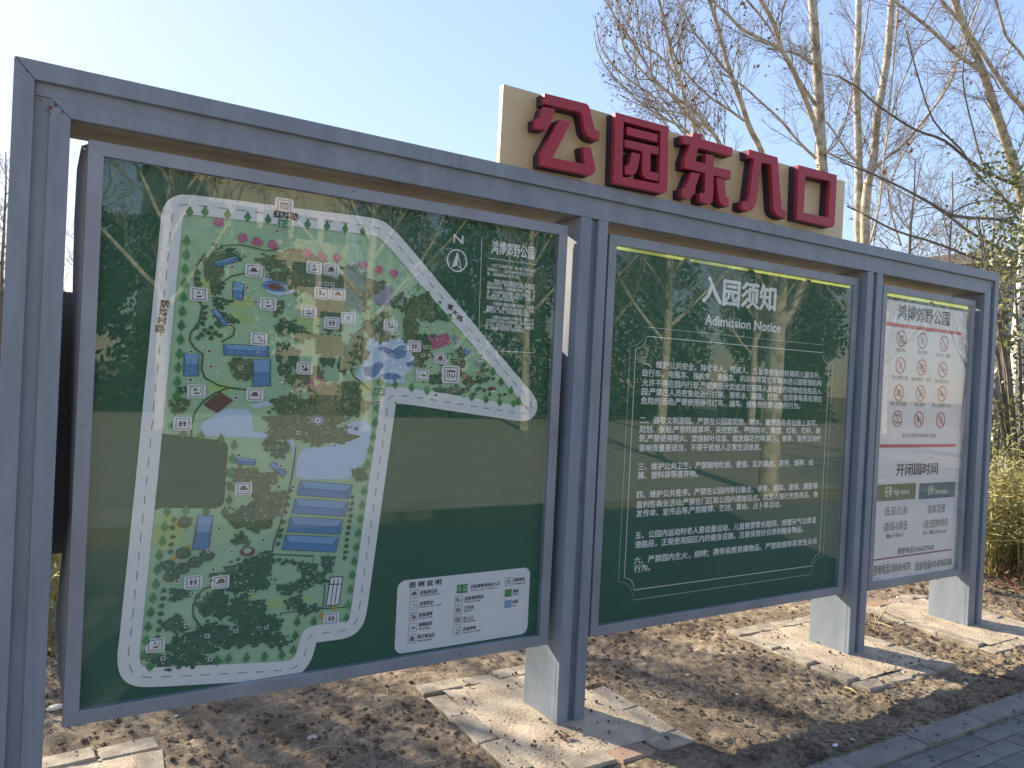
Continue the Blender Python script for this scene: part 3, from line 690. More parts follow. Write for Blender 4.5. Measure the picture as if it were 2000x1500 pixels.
poly(mb, [(430,765),(455,782),(425,807),(396,790)], 6, 3); poly(mb, [(838,660),(875,650),(880,672),(845,683)], 6, 4)
for k in range(8): ribbon(mb, [pz(839+5*k, 659-1.3*k), pz(845+5*k, 683-1.6*k)], .002, YP-6.6*L_, mi=3)
disc(mb, pz(537,560), .026, .012, YP-7*L_, 14, 3); disc(mb, pz(620,821), .028, .02, YP-6.5*L_, 16, 0); disc(mb, pz(620,821), .013, .010, YP-6.8*L_, 8, 1); disc(mb, pz(620,821), .005, .004, YP-7.1*L_, 8, 2)
disc(mb, pz(483,1077), .027, .018, YP-6.5*L_, 16, 3); disc(mb, pz(483,1075), .014, .010, YP-6.8*L_, 14, 5); disc(mb, pz(618,747), .028, .018, YP-6.5*L_, 16, 4); disc(mb, pz(618,747), .013, .010, YP-6.8*L_, 14, 6)
disc(mb, pz(960,760), .022, .010, YP-6.5*L_, 12, 3); disc(mb, pz(963,764), .013, .005, YP-6.8*L_, 12, 1)
poly(mb, [(891,718),(905,726),(918,738),(928,746),(915,748),(900,735)], 6, 3)
P('plaza_print', mb, [M['greyprint'], M['card'], M['black'], M['brownprint'], M['pink'], M['lawn'], M['lawn2']], poster1)
# little leaf-shaped trees along the road
mb = Each('tree_icon_print', [M['icontree']], poster1)
def spade(px, py, s=1.0, mi=0):
    x, z = pz(px, py); k = .0165*s
    mb.flat([[(x-.1*k, z-1.25*k), (x+.1*k, z-1.25*k), (x+.12*k, z-.95*k), (x+.6*k, z-.6*k), (x+.78*k, z-.1*k), (x+.4*k, z+.5*k), (x, z+1.25*k), (x-.4*k, z+.5*k), (x-.78*k, z-.1*k), (x-.6*k, z-.6*k), (x-.12*k, z-.95*k)]], YP-(9.5 if mi == 0 else 7)*L_, mi)
sp = [(370,413),(400,413),(444,418),(483,423),(523,428),(600,437),(638,441),(674,446),(708,451),(364,470),(363,497),(361,525),(360,553),(358,580),(356,608),(354,635),(352,662),(350,690),(348,717),(346,745),(344,772),(342,800),(339,828),(357,847),(392,850),(431,857),(457,868),(453,895),(451,922),(449,950),(447,975),(438,998),(402,997),(363,996),(326,998),(321,1027),(317,1055),(311,1083),(307,1111),(304,1139),(298,1167),(294,1195),(289,1223),(285,1250),(281,1278),(293,1300),(423,1289),(446,1285),(481,1283),(516,1281),(550,1278),(572,1268),(576,1240),(580,1213),(612,1212),(676,1205),(679,1180),(683,1150),(687,1122),(691,1095),(695,1068),(699,1040),(703,1013),(706,985),(710,958),(713,930),(717,905),(723,878),(728,852),(732,825),(735,795),(741,745),(771,750),(803,757),(833,763),(920,775),(948,780),(975,785),(1002,788),(1012,783),(997,762),(978,745),(962,725),(941,722),(815,560),(836,580),(855,602),(873,622)]
for p in sp: spade(*p)
mb = Each('bush_print', [M['canopy'], M['canopy'], M['canopy2']], poster1)
for cx, cy in [(386,532),(387,545),(388,555),(388,562),(400,600),(400,612),(398,622),(395,632),(384,640),(386,660),(394,655),(400,645),(408,650),(412,660),(412,640),(420,650),(430,655),(435,553),(432,562),(428,571),(336,1030),(337,1048),(334,1063),(332,1078),(320,1153),(318,1168),(316,1183),(314,1198),(311,1213),(309,1229),(308,1244),(688,970),(687,982),(685,994),(684,1006),(682,1018),(680,1030),(678,1042),(677,1054),(675,1066),(674,1078),(672,1090),(566,958),(562,971),(560,985),(556,1000),(552,1020),(549,1035),(546,1046),(542,1062),(534,1095),(545,1093),(552,1100),(560,1095),(570,1096),(575,1101),(496,1260),(530,1262),(545,1258),(935,758),(945,762),(955,770),(975,772),(985,770),(925,770),(950,722),(962,740),(930,762),(832,700),(945,712),(340,1015)]:
    disc(mb, pz(cx, cy), .0095, .0085, YP-7*L_, 9, jit=.35, R=RR)
for cx, cy in [(333,1125),(356,1110),(381,1097),(403,1085),(358,1080),(361,1020),(336,1123)]:
    for r_, mi_ in ((.026, 1), (.018, 2), (.009, 1)): disc(mb, pz(cx, cy), r_, r_*.8, YP-(7+.4*(r_ < .02)+.4*(r_ < .01))*L_, 12, mi_, jit=.12, R=RR)
mb = Each('blossom_print', [M['pink'], M['yellow']], poster1)
for cx, cy in [(427,434),(473,465),(502,473),(532,479),(598,494),(627,500),(657,504),(708,518),(739,527),(769,534),(843,660)]: disc(mb, pz(cx, cy), .019, .0155, YP-7.6*L_, 12, jit=.22, R=RR)
for cx, cy in [(371,1013),(345,1024),(366,1070),(340,1088),(652,1186),(626,1202)]: disc(mb, pz(cx, cy), .012, .010, YP-7.8*L_, 9, 1, jit=.3, R=RR)
# pictogram cards
def glyph(kind):
    sq = lambda x0, x1, z0, z1: [(x0, z0), (x1, z0), (x1, z1), (x0, z1)]
    if kind == 'tent': return [[(-.6,-.25),(.6,-.25),(.35,.6),(-.35,.6)], [(-.8,-.3),(-.6,-.3),(-.5,.1),(-.62,.1)], [(.8,-.3),(.6,-.3),(.5,.1),(.62,.1)]]+[sq(-.5+.25*i, -.38+.25*i, -.65, -.5) for i in range(5)]
    if kind == 'shower': return [[(-.25,.3),(.2,.3),(0,.62),(-.12,.62)], [(-.4,0),(-.32,0),(-.15,.25),(-.22,.25)], [(.35,0),(.27,0),(.1,.25),(.17,.25)], sq(-.05,.02,0,.25), [(-.35,-.6),(.35,-.6),(.6,-.2),(.2,-.25),(-.35,-.3)], sq(.62,.72,-.2,.72)]
    if kind == 'toilet':
        o = []
        for s_ in (-1, 1): o += [[(s_*.35-.12,.4),(s_*.35+.12,.4),(s_*.35+.14,.62),(s_*.35-.14,.62)], [(s_*.35-.28,-.05),(s_*.35+.28,-.05),(s_*.35+.2,.32),(s_*.35-.2,.32)], sq(s_*.35-.16, s_*.35+.16, -.6, -.05)]
        return o+[sq(-.025,.025,-.6,.65)]
    if kind == 'plus': return [[(-.55,-.3),(.55,-.3),(.5,.25),(.25,.6),(-.25,.6),(-.5,.25)], sq(-.75,.75,-.55,-.38)]
    if kind == 'gate': return [[(-.7,.35),(.7,.35),(.7,.62),(-.7,.62)], sq(-.7,-.55,-.5,.35), sq(.55,.7,-.5,.35), sq(-.32,-.16,-.6,-.05), [(-.48,-.08),(0,-.08),(-.24,.25)], sq(.16,.32,-.25,.25), [(0,-.22),(.48,-.22),(.24,-.6)]]
    if kind == 'truck': return [sq(-.6,-.1,0,.6), sq(-.6,.05,-.3,-.05), sq(.25,.5,-.5,.1), [(.5,-.1),(.75,.15),(.5,.2)], sq(-.55,-.3,-.5,-.32)]
    if kind == 'tap': return [[(-.3,.15),(.3,.15),(.1,.45),(-.1,.45)], sq(.1,.17,-.5,.0), sq(.6,.67,-.5,.0), sq(.17,.6,-.5,-.43), sq(.17,.6,-.15,-.08)]
    if kind == 'cam': return [sq(-.1,-.03,0,.7), [(-.1,.15),(.75,.05),(.55,-.35),(-.1,-.3)], sq(-.6,-.35,-.3,0)]
    if kind == 'boss': return [[(-.7,.6),(-.2,.6),(-.1,.1),(-.3,-.1)], sq(.1,.45,.35,.65), [(-.3,-.6),(.65,-.6),(.55,.25),(.05,.1)], [(-.65,-.2),(-.4,-.2),(-.1,-.5),(-.4,-.5)]]
    if kind == 'run': return [sq(.1,.3,.45,.65), [(-.25,.3),(.2,.42),(.1,-.05),(-.1,-.05)], [(-.6,.05),(-.45,.1),(-.15,.4),(-.3,.38)], [(-.55,-.6),(-.4,-.62),(.02,-.05),(-.12,-.02)], [(.05,-.05),(.4,-.3),(.3,-.62),(.2,-.6),(.22,-.32),(-.02,-.1)], [(.15,.35),(.55,.15),(.5,.08),(.12,.25)]]
def card(mbs, x, z, hw, hh, kind, y, back=True):
    # mbs: one mesh with materials white, black, brown
    if back: mbs.flat([rrect(x-hw, x+hw, z-hh, z+hh, hw*.28)], y, 0)
    a, b = (hw*.72, hh*.80) if back else (hw, hh); t = hw*.07
    mbs.flat([[(x-a, z-b), (x+a, z-b), (x+a, z+b), (x-a, z+b)], [(x-a+t, z-b+t), (x-a+t, z+b-t), (x+a-t, z+b-t), (x+a-t, z-b+t)]], y-L_*.7, 1)
    for g_ in glyph(kind): mbs.flat([[(x+px*a*.92, z+pz_*b*.92) for px, pz_ in g_]], y-L_*.7, 2)
def exit_sign(mbs, x, z, hw, hh, y, g=3, wh=0):
    mbs.flat([[(x-hw, z-hh), (x+hw, z-hh), (x+hw, z+hh), (x-hw, z+hh)]], y, wh); mbs.flat([[(x-hw*.94, z-hh*.92), (x+hw*.94, z-hh*.92), (x+hw*.94, z+hh*.92), (x-hw*.94, z+hh*.92)]], y-L_*.5, g)
    for g_ in glyph('run'): mbs.flat([[(x-hw*.45+px*hw*.42, z+pz_*hh*.9) for px, pz_ in g_]], y-L_, wh)
    for g_ in ([(.15,.3),(.6,.3),(.6,.42),(.15,.42)], [(.6,.18),(.6,.55),(.85,.36)], [(.1,-.2),(.85,-.2),(.85,-.08),(.1,-.08)], [(.1,-.45),(.85,-.45),(.85,-.38),(.1,-.38)]): mbs.flat([[(x+px*hw, z+pz_*hh) for px, pz_ in g_]], y-L_, wh)
YC = YP-10.2*L_
CM = [M['card'], M['black'], M['brownprint'], M['exit'], M['white']]
for px, py, k in [(495,529,'tent'),(388,575,'shower'),(523,594,'shower'),(602,609,'shower'),(613,523,'shower'),(646,527,'plus'),(628,573,'truck'),(659,575,'tent'),(647,631,'toilet'),(679,622,'run'),(505,662,'tap'),(594,719,'boss'),(762,636,'boss'),(808,676,'toilet'),
                   (824,732,'cam'),(859,700,'plus'),(383,764,'shower'),(497,771,'tent'),(356,827,'toilet'),(475,954,'tent'),(377,1136,'toilet'),(430,1136,'tent'),(303,1259,'shower'),(646,1207,'toilet')]:
    x, z = pz(px, py); mb = MB(); card(mb, x, z, .0305, .0235, k, YC); P('pictogram_card', mb, CM, poster1)
for px, py, s_ in [(554,404,.034), (879,731,.042)]:
    x, z = pz(px, py); mb = MB(); card(mb, x, z, s_, s_*.88, 'gate', YC-2*L_); P('pictogram_card', mb, CM, poster1)
for px, py in [(555,438), (881,696), (739,765)]:
    x, z = pz(px, py); mb = MB(); exit_sign(mb, x, z, .0255, .0175, YC-2*L_); P('exit_card', mb, CM, poster1)
mb = MB()
for px, py in [(453,522),(520,541),(482,563),(499,590),(449,636),(408,686),(373,687),(411,716),(371,742),(469,719),(460,777),(555,750),(465,889),(547,910),(571,951),(557,1008),(427,1032),(451,1077),(513,1055),(407,1075),(416,1112),(345,1135),(375,1159),(491,1155),(364,1222),(404,1241),(519,1224),(460,1231),(318,1285),(410,1287),(736,785),(540,452),(624,554),(637,555),(648,556),(833,640),(829,678),(825,694),(841,717),(937,702),(927,726),(582,845),(777,657)]:
    x, z = pz(px, py); mb.flat([[(x-.008, z-.006), (x+.008, z-.006), (x+.008, z+.007), (x-.008, z+.007)]], YC, 0); mb.flat([[(x-.0065, z-.003), (x+.0065, z-.003), (x+.004, z+.005), (x-.004, z+.005)]], YC-L_*.5, 1)
P('small_marker_print', mb, [M['card'], M['brownprint']], poster1)
# lettering on the map
YT = YP-11*L_
tl = MB()
for i, ch in enumerate('牌坊村路'):
    x, z = pz(322-3.2*i, 594+16*i); text(tl, ch, x-.0145, x+.0145, z-.0135, z+.0135, YT, bold=.04)
for i, ch in enumerate('红坊路'):
    x, z = pz(542+16*i, 418+2.6*i); text(tl, ch, x-.015, x+.015, z-.014, z+.014, YT-3*L_, bold=.04)
for i, ch in enumerate('博大路'):
    x, z = pz(878+9.5*i, 600+10.5*i); text(tl, ch, x-.0125, x+.0125, z-.012, z+.012, YT, bold=.03, rot=-.35)
wl = MB()
def tb(mbx, s, p0, p1, hm, y, mi=0, bold=.012, em=False):
    a = pz(*p0); b = pz(*p1); zc = (a[1]+b[1])/2; text(mbx, s, a[0], b[0], zc-hm/2, zc+hm/2, y, mi, bold, em=em)
tb(wl, '鸿博郊野公园', (960,484), (1043,493), .058, YP-L_, bold=.02)
a = pz(895,467); text(wl, 'N', a[0]-.022, a[0]+.024, a[1]-.018, a[1]+.018, YP-L_, bold=.004)
cx, cz = pz(892.5,509)
mbc = MB()
n_ = 40; ro, ri = .0475, .0425
mbc.flat([[(cx+ro*math.cos(t*2*math.pi/n_), cz+ro*math.sin(t*2*math.pi/n_)) for t in range(n_)], [(cx+ri*math.cos(t*2*math.pi/n_), cz+ri*math.sin(t*2*math.pi/n_)) for t in range(n_)]], YP-L_)
mbc.flat([[(cx, cz+.040), (cx, cz-.020), (cx-.024, cz-.034)]], YP-L_); mbc.flat([[(cx, cz+.040), (cx+.025, cz-.036), (cx, cz-.020)], [(cx+.003, cz+.018), (cx+.003, cz-.0175), (cx+.0195, cz-.0285)]], YP-L_)
P('compass_print', mbc, M['white'], poster1)
mbl = MB()
for s_ in ([(941,464),(935,645)], [(953,504),(1047,517)], [(971,685),(1040,689)]): ribbon(mbl, [pz(*p) for p in s_], .0022, YP-L_)
P('rule_line_print', mbl, M['white'], poster1)
para = ['　小红门乡鸿博公园，是小红门地区主要','的绿地之一，公园于2009年5月1日正式开','园，公园总面积687.0万平方米。',None,'　　鸿博公园内设有健身步道，健身步道','全长1000米，健身步道区域内空气清新，','绿化植被良好，大量种植有松树，银杏，香','椿，七叶树等名贵树种，春季可观桃花，樱','花，榆叶梅，迎春花等多种花卉，沿途设有','休闲长椅为游人提供休息。',None,'　　先锋园为雕塑主题教育基地，内涵雕','塑雕像八座，雕像后有人物相关介绍，每年','都有党员、群众、学校组织的纪念活动。',None,'　公园内水域面积2万平方米，湖中引进','白洋淀荷花品种大范围种植，湖中有多种野','生水鸟，常见野生水鸡、绿头鸭、白鹭等鸟','类，常年吸引摄影爱好者到此拍照。']
# (left pixel, right pixel) of each printed line
lines = [((960,518),(1045,529)),((952,526),(1042,537)),((952,535),(1014,541)),None,((965,549),(1044,558)),((951,553),(1045,563)),((951,560),(1045,571)),((951,569),(1045,579)),((950,577),(1044,584)),((950,581),(1006,587)),None,((963,594),(1043,600)),((950,602),(1043,607)),((949,608),(1034,613)),None,((961,620),(1042,626)),((949,627),(1043,633)),((949,635),(1043,640)),((948,640),(1024,646))]
for s_, l in zip(para, lines):
    if s_: tb(wl, s_.replace('　', ''), l[0], l[1], .0155, YP-L_, bold=.018, em=True)
# legend card
mb = MB(); q0 = pz(779,1135); q1 = pz(1035,1107); q2 = pz(1030,1243); q3 = pz(768,1272)
lx0, lx1 = (q0[0]+q3[0])/2, (q1[0]+q2[0])/2; lz1, lz0 = (q0[1]+q1[1])/2, (q2[1]+q3[1])/2
mb.flat([rrect(lx0, lx1, lz0, lz1, .035, 8)], YP-L_); P('legend_card_print', mb, M['card'], poster1)
LX = lambda cx, cy: pz(760+cx/6.667, 1090+cy/6.667)
lc = MB()
for cx, cy, k in [(325,465,'tent'),(318,615,'tap'),(312,760,'boss'),(306,902,'cam'),(297,1050,'plus'),(905,545,'truck'),(897,675,'toilet'),(890,810,'gate'),(885,950,'shower'),(1553,305,'run')]:
    x, z = LX(cx, cy); card(lc, x, z, .0185, .0180, k, YP-2*L_, back=False)
x, z = LX(950, 397); exit_sign(lc, x, z, .0275, .0205, YP-2*L_)
for cy, k, mi_ in [(453, 0, 5), (597, 0, 6)]:
    x, z = LX(1548-3*(mi_-5), cy); lc.flat([[(x-.0175, z-.016), (x+.0175, z-.016), (x+.0175, z+.016), (x-.0175, z+.016)]], YP-2*L_, 1); lc.flat([[(x-.016, z-.0145), (x+.016, z-.0145), (x+.016, z+.0145), (x-.016, z+.0145)]], YP-2.6*L_, mi_)
P('legend_symbol_print', lc, CM+[M['icontree'], M['roof2']], poster1)
tt = MB()
def lt(s, c0, c1, h, b=.03): a = LX(*c0); e_ = LX(*c1); zc = (a[1]+e_[1])/2; text(tt, s, a[0], e_[0], zc-h/2, zc+h/2, YP-2*L_, bold=b)
lt('图 例 说 明', (265,352), (678,308), .024)
for s_, e_, c0, c1, d0, d1 in [('应急宿住区','Refuge Residential Area',(405,445),(628,425),(402,493),(665,465)),('应急取水','Emergency  Water  Supply',(400,590),(577,570),(392,637),(680,605)),('应急指挥','Emergency command',(388,735),(565,720),(385,785),(560,762)),('视频监控','Video surveillance',(385,865),(560,850),(380,922),(530,900)),('医疗救治区','Medical Treatment Area',(375,1020),(592,1000),(370,1075),(558,1052)),
      ('应急避难场所出/入口','Emergency  shelter  Exit/Entrance',(1062,370),(1440,330),(1060,422),(1405,382)),('应急物资供应','Emergency goods supply',(983,525),(1228,500),(978,572),(1185,548)),('卫生间','Restroom',(977,650),(1098,638),(973,690),(1080,682)),('出入口','Exit/entrance',(967,782),(1085,772),(965,828),(1127,805)),('应急供电','Emergency Power Supply',(963,920),(1128,905),(960,972),(1190,940)),
      ('足篮球场','The football court',(1615,285),(1762,270),(1612,335),(1780,318)),('绿地','Greenbelt',(1608,432),(1682,425),(1606,472),(1678,465)),('水域','Water',(1602,570),(1674,560),(1600,618),(1650,612))]:
    lt(s_, c0, c1, .0165); lt(e_, d0, d1, .0068, .03)

# ---------------- case 2: admission notice
C2 = (2.243, 4.156, .355, 2.253)
e2 = case(*C2, 'middle glazed case with the green admission notice in white Chinese text')
screws(e2, [(at(a, b, YF).x, at(a, b, YF).z) for a, b in [(1292, 480), (1600, 533), (1649, 895), (1582, 1165), (1173, 910), (1340, 1200)]])
mb = MB(); mb.box(C2[0]+.04, C2[1]-.04, YP+.0005, YP+.003, C2[2]+.04, C2[3]-.0612); poster2 = P('notice_poster', mb, M['green'], e2)
hd = MB()
def c1p(x, y): return (1180+x/4, 480+y/4)
def c2p(x, y): return (1180+x/3.948, 820+y/3.948)
tb(hd, '入园须知', c1p(770, 345), c1p(1340, 410), .142, YP-L_, bold=.034)
sb = MB(); tb(sb, 'Adimission Notice', c1p(787, 580), c1p(1378, 640), .052, YP-L_, bold=.02)
RT_ = ['一、维护公共安全。除老年人、残疾人、儿童等使用的轮椅和儿童车外，','自行车、电瓶车、独轮车、滑板车、机动车等其它车辆未经公园管理机构','允许不得在园内行驶;严禁携带犬类或其它有碍人身安全的动物或危险品入','园;严禁在人员密集处进行打鞭、滑旱冰、踢毽、打球、放风筝等具有潜在','危险的活动;严禁使用弹弓打鸟、捕鸟、捕鱼等伤害动物的行为。','二、倡导文明游园。严禁在公园建筑物、树木、雕塑及各类设施上涂写、','刻划、张贴;严禁践踏草坪、采挖野菜、攀爬树木、雕塑、灯柱、栏杆、建',
       '筑;严禁使用明火、焚烧树叶垃圾、燃放烟花竹等;娱乐、健身、宣传活动时','音响音量要适当，不得干扰他人正常生活休息。','三、维护公共卫生。严禁随地吐痰、便溺，乱扔果皮、果壳、烟蒂、纸','屑、塑料袋等废弃物。','四、维护公共秩序。严禁在公园内举行集会、录像、招商、营销、摄影等','盈利性商业活动;严禁在门区和公园内摆摊设点，向游人强行兜售商品，散','发传单、宣传品等;严禁赌博、乞讨、算命、占卜等活动。','五、公园内运动时老人要适量运动，儿童需要家长陪同，雨雪天气注意湿','滑路段，正规使用园区内的健身设施，注意保管好自身的随身物品。','六、严禁园内生火，烧烤；携带易燃易爆物品，严禁吸烟等易发生火灾','行为。']
LP = [(c1p(303,912),c1p(1690,1022)),(c1p(300,990),c1p(1697,1075)),(c1p(297,1062),c1p(1697,1142)),(c1p(292,1135),c1p(1700,1200)),(c1p(288,1205),c1p(1530,1255)),(c1p(280,1352),c1p(1665,1393)),(c1p(275,1425),c1p(1687,1450)),
      (c2p(268,140),c2p(1670,145)),(c2p(268,210),c2p(1210,215)),(c2p(262,350),c2p(1612,337)),(c2p(258,422),c2p(722,420)),(c2p(252,562),c2p(1645,520)),(c2p(248,640),c2p(1648,585)),(c2p(247,710),c2p(1362,660)),(c2p(240,880),c2p(1632,780)),(c2p(237,950),c2p(1535,852)),(c2p(232,1068),c2p(1642,948)),(c2p(230,1150),c2p(355,1135))]
rule = []
for s_, (p0, p1) in zip(RT_, LP):
    m_ = MB(); rule.append(m_); tb(m_, s_, p0, p1, .037, YP-L_, bold=.022, em=True)
# double ornamental border
def border(x0, x1, z0, z1, k, wd, mb):
    pts = [(x0+k, z0), (x1-k, z0)]+[(x1-k*(1-.0)*math.cos(t)*0-k*(1-math.sin(t))*1.0, z0+k*(1-math.cos(t))) for t in ()]
    def arc(cx, cz, a0, a1): return [(cx+k*math.cos(rad(a0+(a1-a0)*i/6)), cz+k*math.sin(rad(a0+(a1-a0)*i/6))) for i in range(7)]
    pts = arc(x0, z0, 90, 0)+arc(x1, z0, 180, 90)+arc(x1, z1, 270, 180)+arc(x0, z1, 0, -90)
    ribbon(mb, pts, wd, YP-L_, closed=True)
g = lambda p: pz(*p)
bx0 = (g(c1p(303,705))[0]+g(c2p(233,1298))[0])/2-.055; bx1 = (g(c1p(1752,930))[0]+g(c2p(1665,1030))[0])/2; bz1 = (g(c1p(303,705))[1]+g(c1p(1710,835))[1])/2; bz0 = (g(c2p(233,1298))[1]+g(c2p(1610,1135))[1])/2
mb = MB(); border(bx0, bx1, bz0, bz1, .065, .0028, mb); border(bx0-.036, bx1+.036, bz0-.05, bz1+.045, .10, .0013, mb); P('border_print', mb, M['white'], poster2)

# ---------------- case 3: paper poster on green
C3 = (4.405, 5.478, .345, 2.245)
e3 = case(*C3, 'narrow glazed case with white poster of red prohibition signs and opening hours', rw=.042)
screws(e3, [(at(a, b, YF).x, at(a, b, YF).z) for a, b in [(1761, 566), (1861, 582), (1713, 835), (1891, 868), (1731, 1146), (1831, 1132)]])
mb = MB(); mb.box(C3[0]+.036, C3[1]-.036, YP+.0045, YP+.007, C3[2]+.036, C3[3]-.0612); back3 = P('green_backing', mb, M['green'], e3)
sx0, sx1 = C3[0]+.037, pz(1880, 800)[0]; sz1, sz0 = pz(1810, 597)[1]+.0, pz(1780, 1125)[1]
mb = MB(); n1, n2 = 14, 24
V = []
for j in range(n2+1):
    for i in range(n1+1):
        x = sx0+(sx1-sx0)*i/n1; z = sz0+(sz1-sz0)*j/n2; V.append((x, YP+.0015+.0012*noise.noise(Vector((x*5, z*4, 0))), z))
mb.add(V, [(j*(n1+1)+i, j*(n1+1)+i+1, (j+1)*(n1+1)+i+1, (j+1)*(n1+1)+i) for j in range(n2) for i in range(n1)])
sheet = P('paper_poster', mb, M['paper'], e3, smooth=True)
Y3 = YP-.0005
def q4(x, y): return pz(1690+x/5, 560+y/5)
def q5(x, y): return pz(1690+x/5, 860+y/5)
h3 = MB(); b3 = MB(); g3 = MB(); w3 = MB()
def t3(mbx, s, a, b, h, bold=.012, em=False): zc = (a[1]+b[1])/2; text(mbx, s, a[0], b[0], zc-h/2, zc+h/2, Y3, bold=bold, em=em)
t3(h3, '鸿博郊野公园', q4(323,245), q4(822,315), .098, .016)
def bar(mbx, a, b, h, mi, y=Y3): zc = (a[1]+b[1])/2; mbx.flat([[(a[0], zc-h/2), (b[0], zc-h/2), (b[0], zc+h/2), (a[0], zc+h/2)]], y, mi)
pr = MB(); bar(pr, q4(205,362), q4(940,458), .022, 0); bar(pr, q5(135,52), q5(880,53), .021, 0); bar(pr, q5(80,1163), q5(840,1073), .009, 3)
a, b = q5(112,515), q5(492,495); bar(pr, a, b, .105, 1); a, b = q5(528,495), q5(878,480); bar(pr, a, b, .105, 2)
P('bar_print', pr, [M['redprint'], M['olive'], M['teal'], M['darkred']], sheet)
caps = ['禁止游泳','禁止滑冰','禁止钓、捕鱼','禁止宠物入园','禁止搭帐篷、地垫','禁止燃放礼花','禁止采摘花果','禁止烧烤','禁止儿童乘车入内']
cen = [(355,505),(560,528),(772,555),(345,768),(553,787),(757,810),(330,1035),(540,1040),(750,1047),(315,1290),(525,1295),(738,1302)]
cp = [((303,613),(400,625)),((512,635),(608,645)),((695,662),(835,682)),((260,880),(415,892)),((447,898),(640,912)),((680,918),(820,930)),((245,1138),(400,1145)),((485,1148),(582,1153)),((655,1155),(835,1165))]
gk = ['swim','run','fire','run','tent','cam','plus','boss','truck','ring','truck','run']
for i, c in enumerate(cen):
    x, z = q4(*c); pm_ = MB(); r0 = .053; r1 = .046; n_ = 28
    zz = 'run' if gk[i] in ('swim', 'fire', 'ring') else gk[i]
    if gk[i] == 'ring':
        for t0 in (20, 200): ribbon(pm_, [(x+.026*math.cos(rad(t0+k*12)), z+.026*math.sin(rad(t0+k*12))) for k in range(11)], .009, Y3, mi=1)
    elif gk[i] == 'swim':
        for k in range(3): ribbon(pm_, [(x-.032+.008*m_, z-.004-.011*k+.004*math.sin(m_*1.6)) for m_ in range(9)], .003, Y3, mi=1)
        disc(pm_, (x+.014, z+.014), .007, .007, Y3, 8, 1); ribbon(pm_, [(x-.02, z+.004), (x+.004, z+.016), (x+.02, z+.002)], .006, Y3, mi=1)
    elif gk[i] == 'fire':
        ribbon(pm_, [(x-.02, z-.024), (x-.022, z+.01), (x-.006, z+.028)], .003, Y3, mi=1); ribbon(pm_, [(x-.01, z-.02), (x+.01, z-.026), (x+.026, z-.018)], .005, Y3, mi=1); ribbon(pm_, [(x+.018, z+.02), (x+.02, z-.01)], .003, Y3, mi=1)
    else:
        for g_ in glyph(zz): pm_.flat([[(x+a_*.036, z+b_*.036) for a_, b_ in g_]], Y3, 1)
    pm_.flat([[(x+r0*math.cos(t*6.2832/n_), z+r0*math.sin(t*6.2832/n_)) for t in range(n_)], [(x+r1*math.cos(t*6.2832/n_), z+r1*math.sin(t*6.2832/n_)) for t in range(n_)]], Y3-L_, 0)
    ribbon(pm_, [(x-.035, z+.035), (x+.035, z-.035)], .006, Y3-L_, mi=0)
    P('prohibition_sign_print', pm_, [M['redprint'], M['greytext']], sheet)
for s_, (a, b) in zip(caps, cp): t3(b3, s_, q4(*a), q4(*b), .026, .012, True)
t3(b3, '禁止共享电动车辆进入园区', q4(362,1450), q4(695,1455), .026, .012, True)
t3(h3, '开闭园时间', q5(303,285), q5(708,278), .078, .02)
t3(w3, '旺季', q5(193,505), q5(262,500), .068, .02); t3(w3, 'High season', q5(277,512), q5(435,500), .048, .02)
t3(w3, '淡季', q5(610,490), q5(665,485), .064, .02); t3(w3, 'Low season', q5(678,498), q5(800,488), .042, .02)
t3(g3, '05:30-21:30', q5(195,692), q5(410,680), .056, -.004); t3(g3, '06:00-20:30', q5(610,675), q5(778,660), .056, -.004)
t3(b3, '5月1日-11月1日', q5(180,848), q5(405,830), .056, .02); t3(b3, 'May.1-Nov.1', q5(208,940), q5(370,925), .042, .01)
t3(b3, '11月1日至次年5月1日', q5(567,820), q5(803,800), .056, .015); t3(b3, 'Nov.1-May.1(next year)', q5(565,905), q5(793,888), .042, .005)
t3(b3, '救援电话13366239630', q5(315,1078), q5(670,1045), .042, .016)
t3(b3, '咨询电话13501014370', q5(78,1268), q5(440,1225), .066, .016); t3(b3, '投诉电话010-87603360', q5(488,1228), q5(845,1180), .060, .016)
flush_text()
P('street_name_print', tl, M['black'], poster1); P('description_print', wl, M['white'], poster1); P('legend_text_print', tt, M['black'], poster1)
P('heading_print', hd, M['white'], poster2); P('subheading_print', sb, M['white'], poster2)
for m_ in rule: P('rule_text_print', m_, M['white'], poster2)
P('heading_print', h3, M['black'], sheet); P('caption_print', b3, M['greytext'], sheet); P('hours_print', g3, M['greytext'], sheet); P('season_print', w3, M['white'], sheet)
# translucent head of the posters, lit from behind by the sun through the slot
for e, C, dz in ((e2, C2, .004), (e3, C3, .006)):
    mb = MB(); mb.box(C[0]+.041, C[1]-.041, YP+.001, YP+.0015, C[3]-.0610, C[3]-.040); P('translucent_head', mb, M['film'], e)
# warped pale back cover bulging out of the left side of the map case
mb = MB(); rows = [(160,285),(151,331),(146,427),(144,507),(142.7,570),(138,800),(134,1000),(121.7,1086),(110,1200),(113,1283),(127,1415)]
V = []
for px, py in rows:
    q = at(px, py, .16); V += [(q.x, .16, q.z), ((q.x+.112)/2+.004, .125, q.z), (.118, .085, q.z)]
mb.add(V, [(3*i+k, 3*i+k+1, 3*i+k+4, 3*i+k+3) for i in range(len(rows)-1) for k in range(2)])
o = P('bulging_cover', mb, mat('pale_sheet', (.8, .79, .76), .5), e1, smooth=True); sm = o.modifiers.new('thick', 'SOLIDIFY'); sm.thickness = .002

